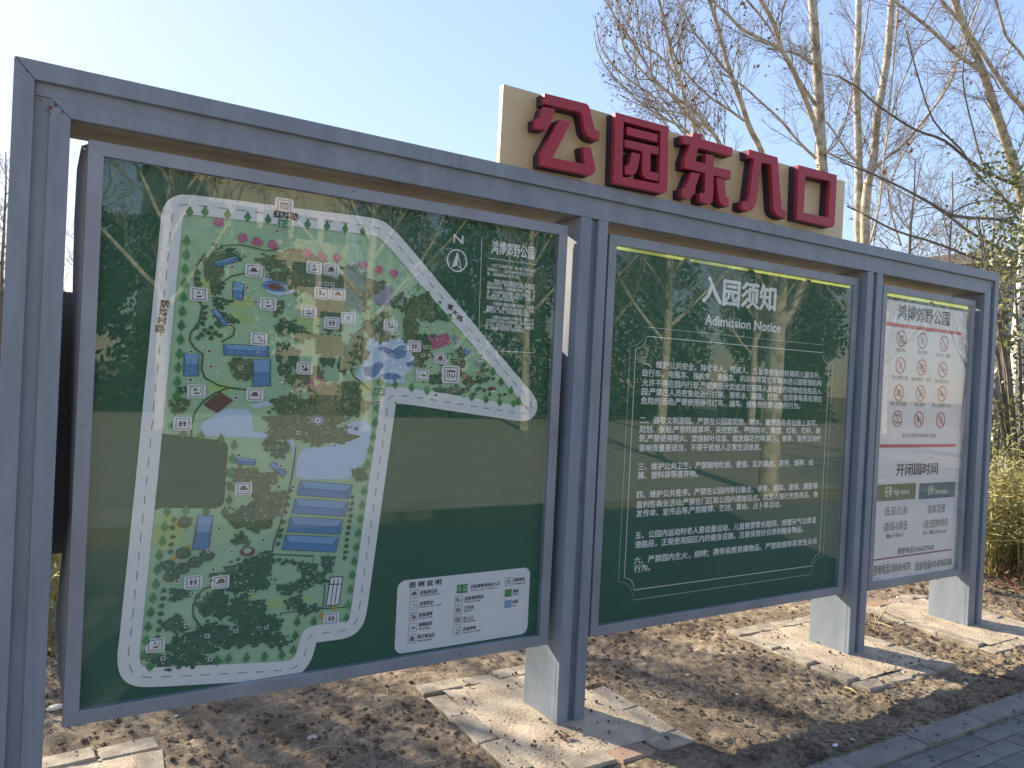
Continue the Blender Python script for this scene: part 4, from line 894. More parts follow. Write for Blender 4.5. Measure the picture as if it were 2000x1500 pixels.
#VEG
# ================================================================== TREES AND PLANTS
def bark_mat():
    m = bpy.data.materials.new('plane_bark'); m.use_nodes = True; n = m.node_tree; b = n.nodes['Principled BSDF']; b.inputs['Roughness'].default_value = .85
    tc = n.nodes.new('ShaderNodeTexCoord'); v = n.nodes.new('ShaderNodeTexNoise'); v.inputs['Scale'].default_value = 7; v.inputs['Detail'].default_value = 6
    n.links.new(tc.outputs['Object'], v.inputs[0]); c = n.nodes.new('ShaderNodeValToRGB'); e = c.color_ramp.elements
    e[0].position = .34; e[0].color = (.23, .20, .145, 1); e[1].position = .5; e[1].color = (.44, .40, .32, 1); k = e.new(.64); k.color = (.53, .50, .42, 1)
    n.links.new(v.outputs['Fac'], c.inputs[0]); n.links.new(c.outputs[0], b.inputs['Base Color']); return m
M['bark'] = bark_mat()
M['branch'] = mat('branch_bark', (.17, .145, .115), .85, 0, col2=(.10, .085, .07), nscale=9)
M['twig'] = mat('twig_bark', (.215, .185, .155), .85)
M['ball'] = mat('seed_ball', (.07, .045, .035), .9)
M['leafred'] = mat('dead_leaf_russet', (.34, .13, .065), .8, 0, col2=(.22, .10, .05), nscale=9)
M['evergreen'] = mat('evergreen_leaf', (.20, .22, .07), .35, 0, col2=(.09, .115, .035), nscale=4)
M['darkgreen'] = mat('dark_conifer', (.035, .055, .02), .6, 0, col2=(.02, .035, .014), nscale=2)
M['reed'] = mat('dry_reed', (.40, .36, .13), .75, 0, col2=(.20, .19, .075), nscale=5)
M['redleaf'] = mat('red_brown_leaf', (.24, .10, .05), .8, 0, col2=(.14, .06, .035), nscale=9)

def rndvec(R): 
    v = Vector((R.gauss(0, 1), R.gauss(0, 1), R.gauss(0, 1))); return v.normalized()
class Tree:
    def __init__(s, seed, up=.12, thin=.0025):
        s.R = random.Random(seed); s.limb = MB(); s.tw = MB(); s.ball = MB(); s.leaf = MB(); s.up = up; s.thin = thin; s.balls = .0; s.leaves = .0; s.guard = None
    def curve(s, p, d, L, n, bend=.25, up=None):
        pts = [p]; up = s.up if up is None else up
        for i in range(n):
            d = (d+rndvec(s.R)*bend+Vector((0, 0, up))).normalized(); p = p+d*(L/n); pts.append(p)
        return pts
    def along(s, pts, t):
        n = len(pts)-1; k = min(n-1, int(t*n)); return pts[k].lerp(pts[k+1], t*n-k), (pts[k+1]-pts[k]).normalized()
    def grow(s, pts, rs, lens, gaps, lv=0, t0=.2, ang=(28, 55)):
        L = sum((pts[i+1]-pts[i]).length for i in range(len(pts)-1)); R = s.R
        if lv >= len(lens): return
        t = t0*L+R.random()*gaps[lv]
        while t < L:
            p, d = s.along(pts, t/L); ax = d.cross(rndvec(R)); ax = ax.normalized() if ax.length > .01 else Vector((0, 0, 1))
            d2 = Matrix.Rotation(rad(R.uniform(*ang)), 3, ax) @ d
            l = lens[lv]*R.uniform(.55, 1.2)*(1.05-.55*t/L); n = 4 if l > .5 else 3
            q = s.curve(p, d2, l, n, .2 if l > .5 else .28)
            if s.guard and not s.guard(q[-1]): t += gaps[lv]; continue
            rb = rs[min(len(rs)-1, int(t/L*(len(rs)-1)))]
            r0 = max(s.thin, min(rb*.6, l*.011)); r1 = max(s.thin*.7, r0*.35); m = len(q)
            rr = [r0+(r1-r0)*i/(m-1) for i in range(m)]
            (s.tw).tube(q, rr, 3 if r0 < .006 else 4)
            s.grow(q, rr, lens, gaps, lv+1, .15)
            if lv >= 1 and R.random() < s.balls:
                b = q[-1]-Vector((0, 0, R.uniform(.03, .08))); s.tw.tube([q[-1], b], [.0012, .0012], 3); s.ball.blobm(b, .016, R.randrange(9999))
            if lv >= 1 and R.random() < s.leaves:
                c = s.along(q, R.random())[0]; a = R.uniform(.03, .075)
                for k in range(2):
                    u = rndvec(R)*a; v = rndvec(R)*a*.6; w_ = rndvec(R)*a*.3
                    s.leaf.add([c-u*.5, c+v*.5+w_, c+u*.6, c-v*.5, c+w_*1.5], [(0, 1, 4), (1, 2, 4), (2, 3, 4), (3, 0, 4)])
            t += gaps[lv]*R.uniform(.6, 1.4)
    def done(s, name, loc, label, cat='tree', group=None, limbmat='bark'):
        e = tag(empty(name, loc), label, cat, group); o = Vector(loc)
        for mb, nm, m, st in ((s.limb, 'trunk', M[limbmat], 0), (s.tw, 'twigs', M['twig'], 1), (s.ball, 'seed_balls', M['ball'], 1), (s.leaf, 'dead_leaves', M['leafred'], 1)):
            if mb.v:
                mb.v = [(v[0]-o.x, v[1]-o.y, v[2]-o.z) for v in mb.v]; q = mb.build(nm, m, e, smooth=(nm in ('trunk', 'twigs')))
                if st: q['kind'] = 'stuff'
        return e
def smooth_pts(pts, k=3):
    out = []
    n = len(pts)
    for i in range(n-1):
        p0, p1, p2, p3 = pts[max(i-1, 0)], pts[i], pts[i+1], pts[min(i+2, n-1)]
        for j in range(k):
            t = j/k; out.append(.5*((2*p1)+(p2-p0)*t+(2*p0-5*p1+4*p2-p3)*t*t+(3*p1-p0-3*p2+p3)*t**3))
    out.append(pts[-1]); return out
def limb(T, px, Y, w0, w1, lens, gaps, t0=.0, Y1=None, sides=8, k=3):
    n = len(px); Y1 = Y if Y1 is None else Y1
    pts = [at(p[0], p[1], Y+(Y1-Y)*i/max(1, n-1)) for i, p in enumerate(px)]
    pts = smooth_pts(pts, k); m = len(pts)
    rs = []
    for i, p in enumerate(pts):
        d = (p-EYE).dot(fwd); w_ = w0+(w1-w0)*i/(m-1); rs.append(max(T.thin, w_/2*d/FPX*(1+.05*noise.noise(p*4))))
    T.limb.tube(pts, rs, sides); T.grow(pts, rs, lens, gaps, 0, t0)
def guard_left(p):                      # keep the open sky to the left of these crowns open, as they grew
    v = p-EYE; d = v.dot(fwd); 
    if d < .5: return True
    return 1000+FPX*v.dot(RT)/d > 1155
B3 = ([1.5, .62, .28], [.27, .13, .085]); B2 = ([.95, .42, .2], [.2, .11, .08]); B1 = ([.6, .28], [.11, .08])
# tree with the straight pale trunk that rises behind the last red character
T = Tree(21, .10); T.guard = guard_left; T.leaves = .012; T.balls = .03
limb(T, [(1655,1150),(1640,900),(1628,640),(1616,420),(1606,340),(1601,233),(1597,150),(1592,83),(1587,0),(1580,-130),(1578,-300)], 6.5, 26, 15, *B3, t0=.42, sides=12)
limb(T, [(1605,330),(1597,260),(1570,187),(1547,133),(1527,97),(1510,43),(1487,0),(1465,-60)], 6.3, 12, 8, *B3, t0=.3, Y1=5.6)
limb(T, [(1523,93),(1493,80),(1450,57),(1420,27),(1400,10),(1365,-25)], 5.9, 8, 4, *B2, Y1=5.2)
limb(T, [(1594,205),(1575,180),(1557,150),(1533,110),(1500,50),(1450,-10)], 6.5, 8, 4, *B2)
limb(T, [(1586,125),(1560,107),(1536,100),(1500,95)], 6.5, 6, 4, *B1)
limb(T, [(1594,310),(1560,277),(1523,233),(1483,197),(1450,167),(1405,140)], 6.5, 6, 3, *B2, Y1=7.2)
limb(T, [(1600,290),(1640,310),(1690,330),(1750,370),(1800,395)], 6.4, 4, 2.5, *B1, Y1=5.4)
limb(T, [(1608,300),(1630,285),(1650,240),(1668,160),(1690,60),(1700,-20)], 6.4, 4, 3, *B1, Y1=5.8)
T.done('plane_tree', tuple(gnd(1680, 1180)*0+Vector((at(1655,1150,6.5).x, 6.5, -.02))), 'bare plane tree with straight pale trunk rising behind the last red character', 'tree', 'bare plane trees behind the boards')
# spreading tree behind the middle of the name board
T = Tree(22, .14); T.guard = guard_left; T.balls = .10; T.leaves = .02
base = [(1590,900),(1540,520),(1505,370)]
limb(T, base+[(1487,297),(1463,247),(1443,187),(1423,133),(1400,47),(1385,0),(1370,-60)], 7.2, 14, 7, *B3, t0=.5, sides=9)
limb(T, [(1454,236),(1418,210),(1382,186),(1335,136),(1307,85),(1290,13),(1280,-40)], 7.2, 5, 3, *B3, Y1=6.6)
limb(T, [(1424,145),(1397,111),(1360,68),(1340,30),(1324,0)], 7.2, 5, 3, *B2, Y1=6.9)
limb(T, [(1480,700),(1400,420),(1372,320),(1358,258),(1341,205),(1328,158),(1311,111),(1305,70),(1288,0),(1280,-30)], 7.4, 9, 4, *B3, t0=.5)
limb(T, [(1520,700),(1450,380),(1405,279),(1375,241),(1360,220),(1288,166),(1262,124),(1237,87),(1205,38),(1181,0)], 7.0, 9, 3, *B3, t0=.45)
limb(T, [(1380,262),(1343,226),(1307,183),(1266,151),(1222,100),(1213,70),(1194,21),(1185,-10)], 7.0, 5, 2.5, *B2, Y1=7.4)
limb(T, [(1400,330),(1347,261),(1307,236),(1262,209),(1220,171),(1190,139),(1168,102),(1160,60)], 7.1, 4.5, 2, *B2, Y1=7.3)
limb(T, [(1380,300),(1333,258),(1279,192),(1226,154),(1190,119),(1170,81),(1163,30)], 7.1, 4.5, 2, *B2, Y1=6.5)
limb(T, [(1376,262),(1350,215),(1357,180),(1398,120),(1402,40)], 6.9, 3, 2, *B1)
limb(T, [(1340,175),(1300,120),(1255,80),(1245,20),(1235,-20)], 7.3, 4, 2, *B2)
limb(T, [(1440,330),(1400,270),(1350,230),(1300,215),(1250,205),(1210,185)], 7.5, 4, 2, *B2)
for a_ in range(4):
    limb(T, [(1420-30*a_,300),(1390-32*a_,250-6*a_),(1350-34*a_,190-8*a_),(1330-30*a_,120),(1320-28*a_,40)], 7.8+.2*a_, 3.5, 2, *B2)
T.done('plane_tree', (at(1590,900,7.2).x, 7.2, -.02), 'spreading bare plane tree with hanging seed balls above the first red characters', 'tree', 'bare plane trees behind the boards')
# twin trunks right of the name board
T = Tree(23, .10); T.leaves = .02; T.balls = .03
limb(T, [(1730,1050),(1700,700),(1678,473),(1677,380),(1677,300),(1673,190),(1675,100),(1677,0),(1678,-120)], 7.6, 18, 11, *B3, t0=.45, sides=10)
limb(T, [(1740,1050),(1710,700),(1690,473),(1694,367),(1706,312),(1713,227),(1732,121),(1741,0),(1748,-120)], 7.4, 20, 12, *B3, t0=.42, sides=10)
limb(T, [(1708,332),(1735,305),(1761,286),(1816,220),(1853,165),(1882,88),(1908,18),(1925,-40)], 7.3, 6, 3.5, *B2, Y1=6.6)
limb(T, [(1683,330),(1650,290),(1615,240),(1580,220)], 7.6, 5, 3, *B2)
limb(T, [(1676,180),(1640,150),(1600,140),(1560,90)], 7.6, 4, 2.5, *B1)
limb(T, [(1706,477),(1722,350),(1740,180),(1752,37),(1757,-30)], 7.0, 4, 3, *B1)
limb(T, [(1700,473),(1718,400),(1728,300),(1748,200),(1790,100),(1830,20)], 6.9, 4, 2.5, *B2)
limb(T, [(1760,480),(1735,380),(1765,300),(1800,250),(1860,140),(1880,60)], 7.9, 4, 2.5, *B2)
T.done('plane_tree', (at(1735,1050,7.5).x, 7.5, -.02), 'bare plane tree with two pale trunks just right of the name board', 'tree', 'bare plane trees behind the boards')
# leaning tree at the right edge
T = Tree(24, .04); T.leaves = .012; T.balls = .02
limb(T, [(2120,1000),(2070,700),(2030,500),(2000,396),(1988,348),(1970,293),(1944,216),(1919,139),(1893,77),(1864,0),(1840,-70)], 5.6, 26, 12, *B3, t0=.4, sides=10)
limb(T, [(1932,150),(1897,125),(1860,99),(1823,62),(1787,33),(1746,0),(1700,-45)], 5.6, 9, 5, *B3, Y1=5.0)
limb(T, [(2040,300),(2000,216),(1970,180),(1933,125),(1897,70),(1867,33),(1838,0),(1810,-30)], 5.2, 10, 6, *B2)
limb(T, [(2010,130),(1990,100),(1965,70),(1950,20),(1940,-20)], 5.4, 6, 4, *B2)
limb(T, [(1925,140),(1940,150),(1955,175),(1960,130),(1985,60)], 5.6, 4, 2.5, *B1)
T.done('plane_tree', (at(2120,1000,5.6).x, 5.6, -.02), 'leaning bare plane tree at the right edge above the evergreen shrub', 'tree', 'bare plane trees behind the boards')
# low dark boughs sweeping in from the right
T = Tree(25, .03, .0018); T.leaves = .012
limb(T, [(2200,1000),(2180,700),(2100,480),(2030,385),(2000,367),(1952,348),(1904,323),(1845,275),(1787,253),(1713,205),(1677,172),(1640,150)], 4.5, 10, 2.4, *B2, t0=.35)
limb(T, [(2110,500),(2060,470),(2000,447),(1952,429),(1867,422),(1816,396),(1768,370),(1706,341),(1640,315)], 4.4, 9, 3, *B2, Y1=4.0)
limb(T, [(2120,560),(2060,540),(2000,520),(1963,491),(1897,455),(1853,422),(1805,390)], 4.5, 9, 4, *B2)
limb(T, [(2120,560),(2060,535),(2000,528),(1933,513),(1880,495),(1823,473),(1750,451),(1690,420),(1655,403)], 4.2, 7, 3, *B2, Y1=3.8)
limb(T, [(2100,500),(2000,440),(1970,396),(1911,345),(1878,293),(1823,235),(1787,128),(1770,60)], 4.6, 6, 2.5, *B2)
limb(T, [(2050,430),(1985,400),(1940,390),(1890,400),(1850,420)], 4.3, 4, 2.5, *B1)
limb(T, [(2080,480),(2010,450),(1930,340),(1900,250),(1880,150),(1895,60)], 4.9, 4, 2.5, *B2)
T.done('bare_tree', (at(2200,1000,4.5).x, 4.5, -.02), 'dark low boughs of a bare tree sweeping in from the right edge', 'tree', None, 'branch')
# large curled dead leaves that still hang
mb = MB(); LR = random.Random(4)
for (px, py, Y, s_) in [(1786,142,4.4,.09),(1967,152,4.8,.065),(1774,280,4.1,.11),(1780,296,4.1,.07),(1964,462,4.2,.11),(1972,450,4.2,.08),(1758,180,5,.05),(1738,205,5,.04),(1950,325,4.6,.05),(1450,5,6,.10),(1455,12,6,.08),(1480,128,6,.07),(1473,130,6,.06),(1496,148,6,.06),(1517,212,6,.06),(1596,325,6.3,.07),(1604,308,6.3,.06),(1828,458,4,.055),(1825,447,4,.05),(1728,420,5,.05)]:
    c = at(px, py, Y)
    for k in range(3):
        u = rndvec(LR)*s_; v = rndvec(LR)*s_*.7; n_ = rndvec(LR)*s_*.35; cc = c+rndvec(LR)*s_*.3
        mb.add([cc-u*.5, cc+v*.5+n_, cc+u*.5, cc-v*.5, cc+n_*1.4], [(0, 1, 4), (1, 2, 4), (2, 3, 4), (3, 0, 4)])
tag(mb.build('dead_leaf_clusters', M['leafred']), 'curled russet dead leaves still hanging among the bare branches', 'dead leaves', kind='stuff')

# generic bare tree, for the ones farther off, those that shade the pads and those mirrored in the glass
def bare_tree(seed, H, r0, spread, loc, label, name='bare_tree', lens=([1.6, .7, .3], [.5, .22, .16]), nl=9, h0=.28, thin=.004, group=None, limbmat='bark', up=.1, balls=0, leaves=0):
    T = Tree(seed, up, thin); T.balls = balls; T.leaves = leaves; R = T.R
    p = Vector((0, 0, -.05)); pts = [p]
    for i in range(9): p = p+Vector((R.uniform(-.05, .05)*H/9, R.uniform(-.05, .05)*H/9, H/9)); pts.append(p)
    rs = [r0*(1-.85*i/9) for i in range(10)]; T.limb.tube(pts, rs, 8); T.grow(pts, rs, *lens, 0, h0)
    for i in range(nl):
        t = h0+(.9-h0)*i/nl; q, d = T.along(pts, t); a = i*2.4+R.random(); L = spread*R.uniform(.7, 1.1)*(1.15-t*.7)
        d = Vector((math.cos(a), math.sin(a), R.uniform(.7, 1.3))).normalized(); c = T.curve(q, d, L, 6, .12, up)
        r_ = r0*(1-.85*t)*.55; rr = [max(thin, r_*(1-.75*k/6)) for k in range(7)]; T.limb.tube(c, rr, 6); T.grow(c, rr, *lens, 0, .15)
    return T.done(name, loc, label, 'tree', group, limbmat) if False else place(T, name, loc, label, group, limbmat)
def place(T, name, loc, label, group, limbmat):
    e = T.done(name, (0, 0, 0), label, 'tree', group, limbmat); e.location = loc; return e
def copy_tree(e, loc, rz, sc, label):
    r = e.copy(); COL.objects.link(r); r.location = loc; r.rotation_euler = (0, 0, rz); r.scale = (sc,)*3; r['label'] = label
    for ch in list(e.children): c = ch.copy(); COL.objects.link(c); c.parent = r
    return r
def dirpos(px, dist): v = ray(px, 750); v.z = 0; v.normalize(); return EYE.x+v.x*dist, EYE.y+v.y*dist
FL = ([1.5, .6], [.45, .2])
GF = 'distant bare trees'
t1 = bare_tree(31, 7.5, .09, 2.4, (*dirpos(4, 27), 0), 'distant hazy bare tree left of the leftmost post', lens=([1.4, .6, .3], [.4, .2, .15]), thin=.006, group=GF, limbmat='branch')
copy_tree(t1, (*dirpos(150, 33), 0), 1.3, .9, 'distant bare tree seen between leftmost post and map case')
copy_tree(t1, (*dirpos(935, 44), 0), 2.2, 1.42, 'distant bare treetop just left of the name board')
copy_tree(t1, (*dirpos(1760, 21), 0), 3.1, 1.0, 'distant bare tree behind the low boughs, nearest the name board')
copy_tree(t1, (*dirpos(1850, 24), 0), 4.4, 1.05, 'distant bare tree behind the low boughs, between the other two')
copy_tree(t1, (*dirpos(1935, 22), 0), 5.2, .9, 'distant bare tree above the corner of the rightmost post')
# off to the left, behind: their shadows fall on the pads and post sides
GS = 'bare trees off the left side'
t2 = bare_tree(41, 6.5, .11, 1.5, (-1.85, 6.8, 0), 'slim bare tree behind the frame, outside the left edge', lens=([1.1, .5], [.2, .13]), thin=.007, group=GS, nl=18, up=.22, h0=.3)
copy_tree(t2, (-2.6, 8.6, 0), 2, 1.1, 'slim bare tree outside the left edge, second from the frame')
copy_tree(t2, (-3.6, 7.2, 0), 3, 1.0, 'slim bare tree outside the left edge, farthest from the frame')
copy_tree(t2, (-2.2, 11.5, 0), 4, 1.3, 'slim bare tree outside the left edge, deepest behind the frame')
# trees across the road, seen mirrored in the glass
GR = 'plane trees across the road'
t3 = bare_tree(51, 11, .17, 4.2, (2.5, -17, 0), 'plane tree across the road, straight behind the camera', 'plane_tree', ([1.8, .8, .4], [.4, .22, .15]), 14, .25, .009, GR, up=.12)
for i, (x, y, s_) in enumerate([(7.5, -16.6, 1.05), (13, -17.3, .95), (18, -16.5, 1.1), (24, -17.2, 1), (31, -16.7, 1.1), (-3, -17, 1), (10, -22, 1.2), (20, -23, 1.2), (0, -22.5, 1.15), (30, -23, 1.2), (40, -18, 1.1)]):
    copy_tree(t3, (x, y, 0), i*1.7, s_, ['plane tree across the road, %s' % w_ for w_ in ('first to the right behind the camera','second to the right','third to the right','fourth to the right','fifth to the right','left of the one behind the camera','in the rear row, near','in the rear row, farther','in the rear row, left','in the rear row, right','last of the row')][i])
t4 = bare_tree(61, 9, .17, 3.6, (9.6, -5.0, -.04), 'plane tree on the verge beside the road, mirrored in the notice glass', 'plane_tree', ([1.3, .55, .25], [.4, .2, .15]), 10, .28, .004, None, up=.12)
# evergreen hedge and buildings across the road
def leafmass(name, cx, cy, sx, sy, h, n, size, m, seed, label, cat, z0=0, shape=1.0, kind=None):
    R_ = random.Random(seed); mb = MB(); st = MB()
    for i in range(n):
        t = R_.random(); a = R_.random()*6.283; r = R_.random()**.4*(1-.5*max(0, t-.4)**1.5*shape)*(.8+.35*noise.noise(Vector((math.cos(a)*1.5+seed, math.sin(a)*1.5, t*3))))
        c = Vector((cx+math.cos(a)*r*sx, cy+math.sin(a)*r*sy, z0+t*h)); 
        if noise.noise(c*1.6/max(.6, h/3)) < -.22: continue
        u = rndvec(R_)*size*R_.uniform(.6, 1.3); v = u.cross(rndvec(R_)); v = v.normalized()*size*.45 if v.length > 0 else u
        mb.add([c-u*.5, c+v*.5, c+u*.5, c-v*.5], [(0, 1, 2, 3)])
    return mb
def plant(name, mbs, loc, label, cat, group=None):
    e = tag(empty(name, (0, 0, 0)), label, cat, group)
    for nm, mb, m in mbs: q = mb.build(nm, m, e); q['kind'] = 'stuff'
    return e
for i, x in enumerate((-6, 4, 14, 24, 34)):
    mb = leafmass('h', x, (-24.2, -25.6, -23.9, -25.2, -24.4)[i], 5.6, 1.6, (3.2, 6.5, 9.5, 10.5, 9)[i], 16000, .34, M['evergreen'], 70+i, '', '', shape=.3)
    plant('hedge', [('foliage', mb, M['darkgreen'])], None, 'tall evergreen hedge across the road, section %s' % ('at the left', 'behind the camera', 'right of the camera', 'farther right', 'at the far right')[i], 'hedge', 'hedge sections across the road')
M['ochre'] = mat('ochre_wall', (.50, .30, .15), .85, noise_amt=.08, nscale=.6)
M['beige'] = mat('beige_wall', (.50, .44, .34), .85, noise_amt=.08, nscale=.6)
M['greywall'] = mat('grey_wall', (.24, .215, .19), .9, 0, col2=(.19, .17, .155), nscale=1.2, bump=.2, bscale=20)
M['win'] = mat('dark_window', (.03, .04, .05), .15)
M['roofgrey'] = mat('roof_grey', (.12, .11, .11), .8)
def building(x0, x1, y0, y1, h, m, label, front, nx_, nz_, wz=3.0):
    e = tag(empty('apartment_building', ((x0+x1)/2, (y0+y1)/2, 0)), label, 'building'); ox, oy = (x0+x1)/2, (y0+y1)/2
    mb = MB(); mb.box(x0-ox, x1-ox, y0-oy, y1-oy, -.1, h); P('wall', mb, m, e)
    mb = MB(); mb.box(x0-ox-.3, x1-ox+.3, y0-oy-.3, y1-oy+.3, h+.003, h+.4); P('roof', mb, M['roofgrey'], e)
    base = None; yy = (y1 if front > 0 else y0)-oy
    for j in range(nz_):
        for i in range(nx_):
            x = x0-ox+(x1-x0)*(i+.5)/nx_; z = 1.6+wz*j
            if base is None: mb = MB(); mb.box(-.75, .75, -.04, .04, -.75, .75); base = mb.build('window', M['win'], e); o = base
            else: o = base.copy(); COL.objects.link(o); o.parent = e
            o.location = (x, yy+front*.01, z)
building(-9, 1.5, -42, -32, 19, M['ochre'], 'ochre apartment block across the road, behind the trees on the left', 1, 5, 6)
building(5.5, 17, -56, -46, 14, M['beige'], 'beige apartment block across the road, behind the trees', 1, 6, 5)
# grey building, railings, white trunk and evergreen shrub at the right edge
bx_, by_ = dirpos(1990, 32)
building(bx_-1.6, bx_+16, by_, by_+10, 6.3, M['greywall'], 'low grey building behind the evergreen shrub at the right edge', -1, 7, 2)
e = tag(empty('railing', (0, 0, 0)), 'dark metal railing behind the evergreen shrub at the right edge', 'railing')
fx, fy = dirpos(1915, 14.5); gx, gy = dirpos(2150, 17)
d = Vector((gx-fx, gy-fy, 0)); L = d.length; d.normalize(); M['iron'] = mat('dark_iron', (.035, .03, .03), .6)
base = None
for k in range(int(L/.16)):
    q = Vector((fx, fy, 0))+d*(.16*k)
    if base is None: mb = MB(); mb.tube([Vector((0, 0, -.05)), Vector((0, 0, 1.35))], [.018, .018], 6); base = mb.build('bar', M['iron'], e); o = base
    else: o = base.copy(); COL.objects.link(o); o.parent = e
    o.location = q
for z in (.25, .95, 1.3):
    mb = MB(); mb.tube([Vector((fx, fy, z)), Vector((gx, gy, z))], [.022, .022], 4); P('rail', mb, M['iron'], e)
tx, ty = dirpos(1984, 12.8)
mb = MB(); mb.tube([Vector((tx, ty, -.05)), Vector((tx+.03, ty, 1.2)), Vector((tx-.02, ty, 2.6)), Vector((tx+.05, ty, 4.4))], [.10, .085, .075, .04], 9, cap=True)
e = tag(empty('tree', (0, 0, 0)), 'whitewashed tree trunk in front of the dark railing at the right edge', 'tree'); P('trunk', mb, mat('whitewash', (.62, .60, .55), .9), e)
sx, sy = dirpos(2015, 10.5)
mb = leafmass('s', sx, sy, 1.15, 1.1, 3.5, 8500, .07, None, 81, '', '', z0=.85, shape=.8)
st = MB(); R_ = random.Random(8)
for k in range(14):
    a = R_.random()*6.28; T_ = Vector((sx, sy, 0)); q = T_+Vector((math.cos(a)*.7, math.sin(a)*.7, R_.uniform(2.2, 3.8))); st.tube([T_, T_.lerp(q, .5)+Vector((0, 0, .4)), q], [.03, .02, .008], 5)
plant('evergreen_shrub', [('foliage', mb, M['evergreen']), ('stems', st, M['branch'])], None, 'tall glossy evergreen shrub at the right edge above the yellow reeds', 'shrub')
# dry yellow reeds with russet leaves at their foot
cx_, cy_ = gnd(1985, 1128).x, gnd(1985, 1128).y; mb = MB(); R_ = random.Random(9)
tufts = [(cx_+R_.gauss(0, .5)+.25, cy_+.25+R_.gauss(0, .3), R_.uniform(.65, 1.3)) for _ in range(26)]
for k in range(1000):
    tx_, ty_, h = tufts[k % 26]; h *= R_.uniform(.6, 1.05); a = R_.random()*6.28; o_ = abs(R_.gauss(0, .2)); x = tx_+R_.gauss(0, .05); y = ty_+R_.gauss(0, .05); l = Vector((math.cos(a)*o_, math.sin(a)*o_, 0)); p = Vector((x, y, -.03))
    pts = [p, p+l*.3+Vector((0, 0, h*.4)), p+l+Vector((0, 0, h*.8)), p+l*1.9+Vector((0, 0, h))]
    mb.tube(pts, [.0035, .003, .002, .001], 3)
    for j in range(9):
        t = R_.uniform(.25, 1); c = pts[1].lerp(pts[3], t); u = Vector((R_.gauss(0, 1), R_.gauss(0, 1), R_.uniform(-.2, .9))).normalized()*R_.uniform(.04, .13); v = u.cross(rndvec(R_)); v = v.normalized()*.006
        mb.add([c, c+u*.5+v, c+u, c+u*.5-v], [(0, 1, 2, 3)])
lf = MB()
for k in range(500):
    x = cx_+R_.gauss(0, .6)+.1; y = cy_+R_.gauss(0, .22)-.1; c = Vector((x, y, R_.uniform(-.01, .12))); u = rndvec(R_)*.05; v = rndvec(R_)*.03
    lf.add([c-u*.5, c+v*.5, c+u*.5, c-v*.5], [(0, 1, 2, 3)])
plant('reed_clump', [('stalks', mb, M['reed']), ('fallen_leaves', lf, M['redleaf'])], None, 'clump of dry yellow reeds with russet leaves at its foot, right of the frame', 'reeds')
# dry weeds seen through the gap beside the map case
wd = MB(); R_ = random.Random(10)
for k in range(900):
    t = R_.random(); x = .05+R_.gauss(0, .35)+.04*t; y = 1.6+2.6*t; h = R_.uniform(.15, .6); p = Vector((x, y, -.03)); l = Vector((R_.gauss(0, .12), R_.gauss(0, .12), h))
    wd.tube([p, p+l*.6, p+l+Vector((0, 0, -.05*h))], [.003, .0025, .001], 3)
    for j in range(2):
        c = p+l*R_.uniform(.3, 1); u = rndvec(R_)*R_.uniform(.03, .08); v = rndvec(R_)*.012; wd.add([c, c+u*.5+v, c+u, c+u*.5-v], [(0, 1, 2, 3)])
q = tag(wd.build('dry_weeds', M['reed']), 'dry yellowish weeds behind the map case, seen past the leftmost post', 'weeds', kind='stuff')
# far belt of scrub closing the horizon
R_ = random.Random(12)
mb = MB()
for k in range(26000):
    a = R_.uniform(-1.15, 1.5); dist = R_.uniform(60, 95); x = math.sin(a)*dist; y = math.cos(a)*dist; z = R_.random()**1.3*(3.2+2.4*noise.noise(Vector((x*.06, y*.06, 1)))); c = Vector((x, y, z))
    u = Vector((R_.gauss(0, .3), R_.gauss(0, .3), 1)).normalized()*R_.uniform(.4, 1.5); v = Vector((math.cos(a), -math.sin(a), 0))*.035
    mb.add([c-u*.5-v, c-u*.5+v, c+u*.5+v, c+u*.5-v], [(0, 1, 2, 3)])
tag(mb.build('far_scrub', M['twig']), 'far belt of bare scrub and thin trees along the horizon', 'scrub', kind='stuff')

# ------------------------------------------------------------------ small things lying about
def stick(name, pts, r, m, label, cat='stick'):
    mb = MB(); mb.tube([Vector(p) for p in pts], r, 5, cap=True); return tag(mb.build(name, m, smooth=True), label, cat)
a = gnd(1712, 1215); b = at(1742, 1168, a.y+.05)
e = tag(empty('dead_stalk', (0, 0, 0)), 'dry forked stalk sticking up between the third and fourth pads', 'stalk')
mb = MB(); mb.tube([a, a.lerp(b, .5)+Vector((.01, 0, 0)), b], [.006, .005, .002], 5); P('stem', mb, M['straw'], e)
c = gnd(1702, 1208)+Vector((0, 0, .09)); mb = MB(); mb.tube([a, a.lerp(c, .6), c], [.005, .004, .002], 5); P('stem', mb, M['straw'], e)
c = gnd(1745, 1228)+Vector((0, 0, .01)); mb = MB(); mb.tube([a, a.lerp(c, .6), c], [.005, .004, .002], 5); P('stem', mb, M['straw'], e)
a, b = gnd(1650, 1338), gnd(1678, 1355); stick('stick', [(a.x, a.y, -.01), ((a.x+b.x)/2, (a.y+b.y)/2, .0), (b.x, b.y, -.008)], [.005, .006, .003], M['straw'], 'short pale stick lying in front of the third pad')
a, b = gnd(560, 1482), gnd(705, 1462); stick('stick', [(a.x, a.y, -.0), ((a.x+b.x)/2, (a.y+b.y)/2+.02, .02), (b.x, b.y, .005)], [.004, .004, .002], M['straw'], 'thin curved dry twig on the soil below the map case')
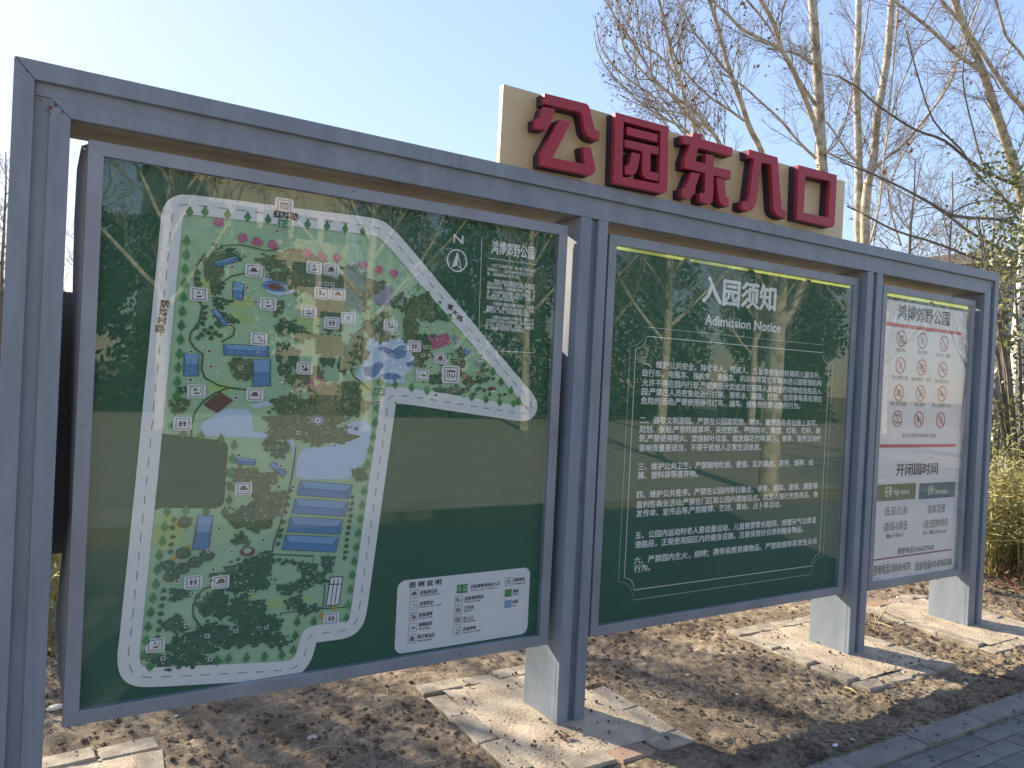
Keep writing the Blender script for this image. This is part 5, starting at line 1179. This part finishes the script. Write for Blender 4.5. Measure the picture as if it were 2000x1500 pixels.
def pebble(px, py, r, m, label, cat='stone', sx_=1.0, name='stone'):
    q = gnd(px, py); mb = MB(); R2 = random.Random(int(px)); vs = [Vector((v[0]*sx_, v[1], v[2]*.55))*r*R2.uniform(.8, 1.15) for v in ICO_V]; mb.add(vs, ICO_F)
    o = mb.build(name, m); o.location = (q.x, q.y, hgt(q.x, q.y)+r*.25); sb_ = o.modifiers.new('s', 'SUBSURF'); sb_.levels = 1; sb_.render_levels = 1
    return tag(o, label, cat)
M['stone'] = mat('pale_stone', (.55, .50, .42), .85, noise_amt=.15, nscale=15)
M['shell'] = mat('white_scrap', (.75, .74, .70), .6)
pebble(612, 1432, .022, M['stone'], 'pale angular stone below the bottom rail of the map case', sx_=1.4)
pebble(345, 1365+30, .014, M['stone'], 'small round stone near the first pad below the map case')
pebble(1632, 1450, .016, M['shell'], 'white oval scrap on the shaded soil near the kerb', 'litter', 1.5, 'white_scrap')
pebble(1887, 1326, .016, M['shell'], 'white scrap on the shaded soil farther along the kerb', 'litter', 1.4, 'white_scrap')
pebble(1666, 1440, .017, M['stone'], 'grey stone beside the white scrap near the kerb')
pebble(1344, 1312, .018, M['stone'], 'small pale stone on the soil in front of the middle case')
pebble(1755, 1163, .02, M['shell'], 'white scrap lying at the back of the fourth pad', 'litter', 1.4, 'white_scrap')
pebble(1440, 1355, .014, M['stone'], 'tiny grey stone between second and third pads')
pebble(108, 1385, .035, M['stone'], 'broken pale stone in the gap beside the leftmost post', sx_=1.4)
# clump of brown leaves on the second pad
def leafpile(px, py, n, s_, label, seed):
    q = gnd(px, py); R2 = random.Random(seed); mb = MB()
    for k in range(n): leaf_bit(mb, q.x+R2.gauss(0, s_), q.y+R2.gauss(0, s_*.5), .002+R2.uniform(0, .008), R2.uniform(.015, .04), R2, 0 if R2.random() < .7 else 1)
    return tag(mb.build('leaf_pile', [M['litter1'], M['litter2']]), label, 'leaf pile', kind='stuff')
leafpile(1100, 1440, 26, .05, 'little heap of crumpled brown leaves on the second pad', 1)
leafpile(1155, 1328, 18, .03, 'little heap of leaves behind the second post', 2)
leafpile(1715, 1232, 34, .05, 'brown leaves gathered round the dry stalk', 3)
leafpile(660, 1480, 30, .05, 'curled brown leaves below the map case near the lower edge', 4)
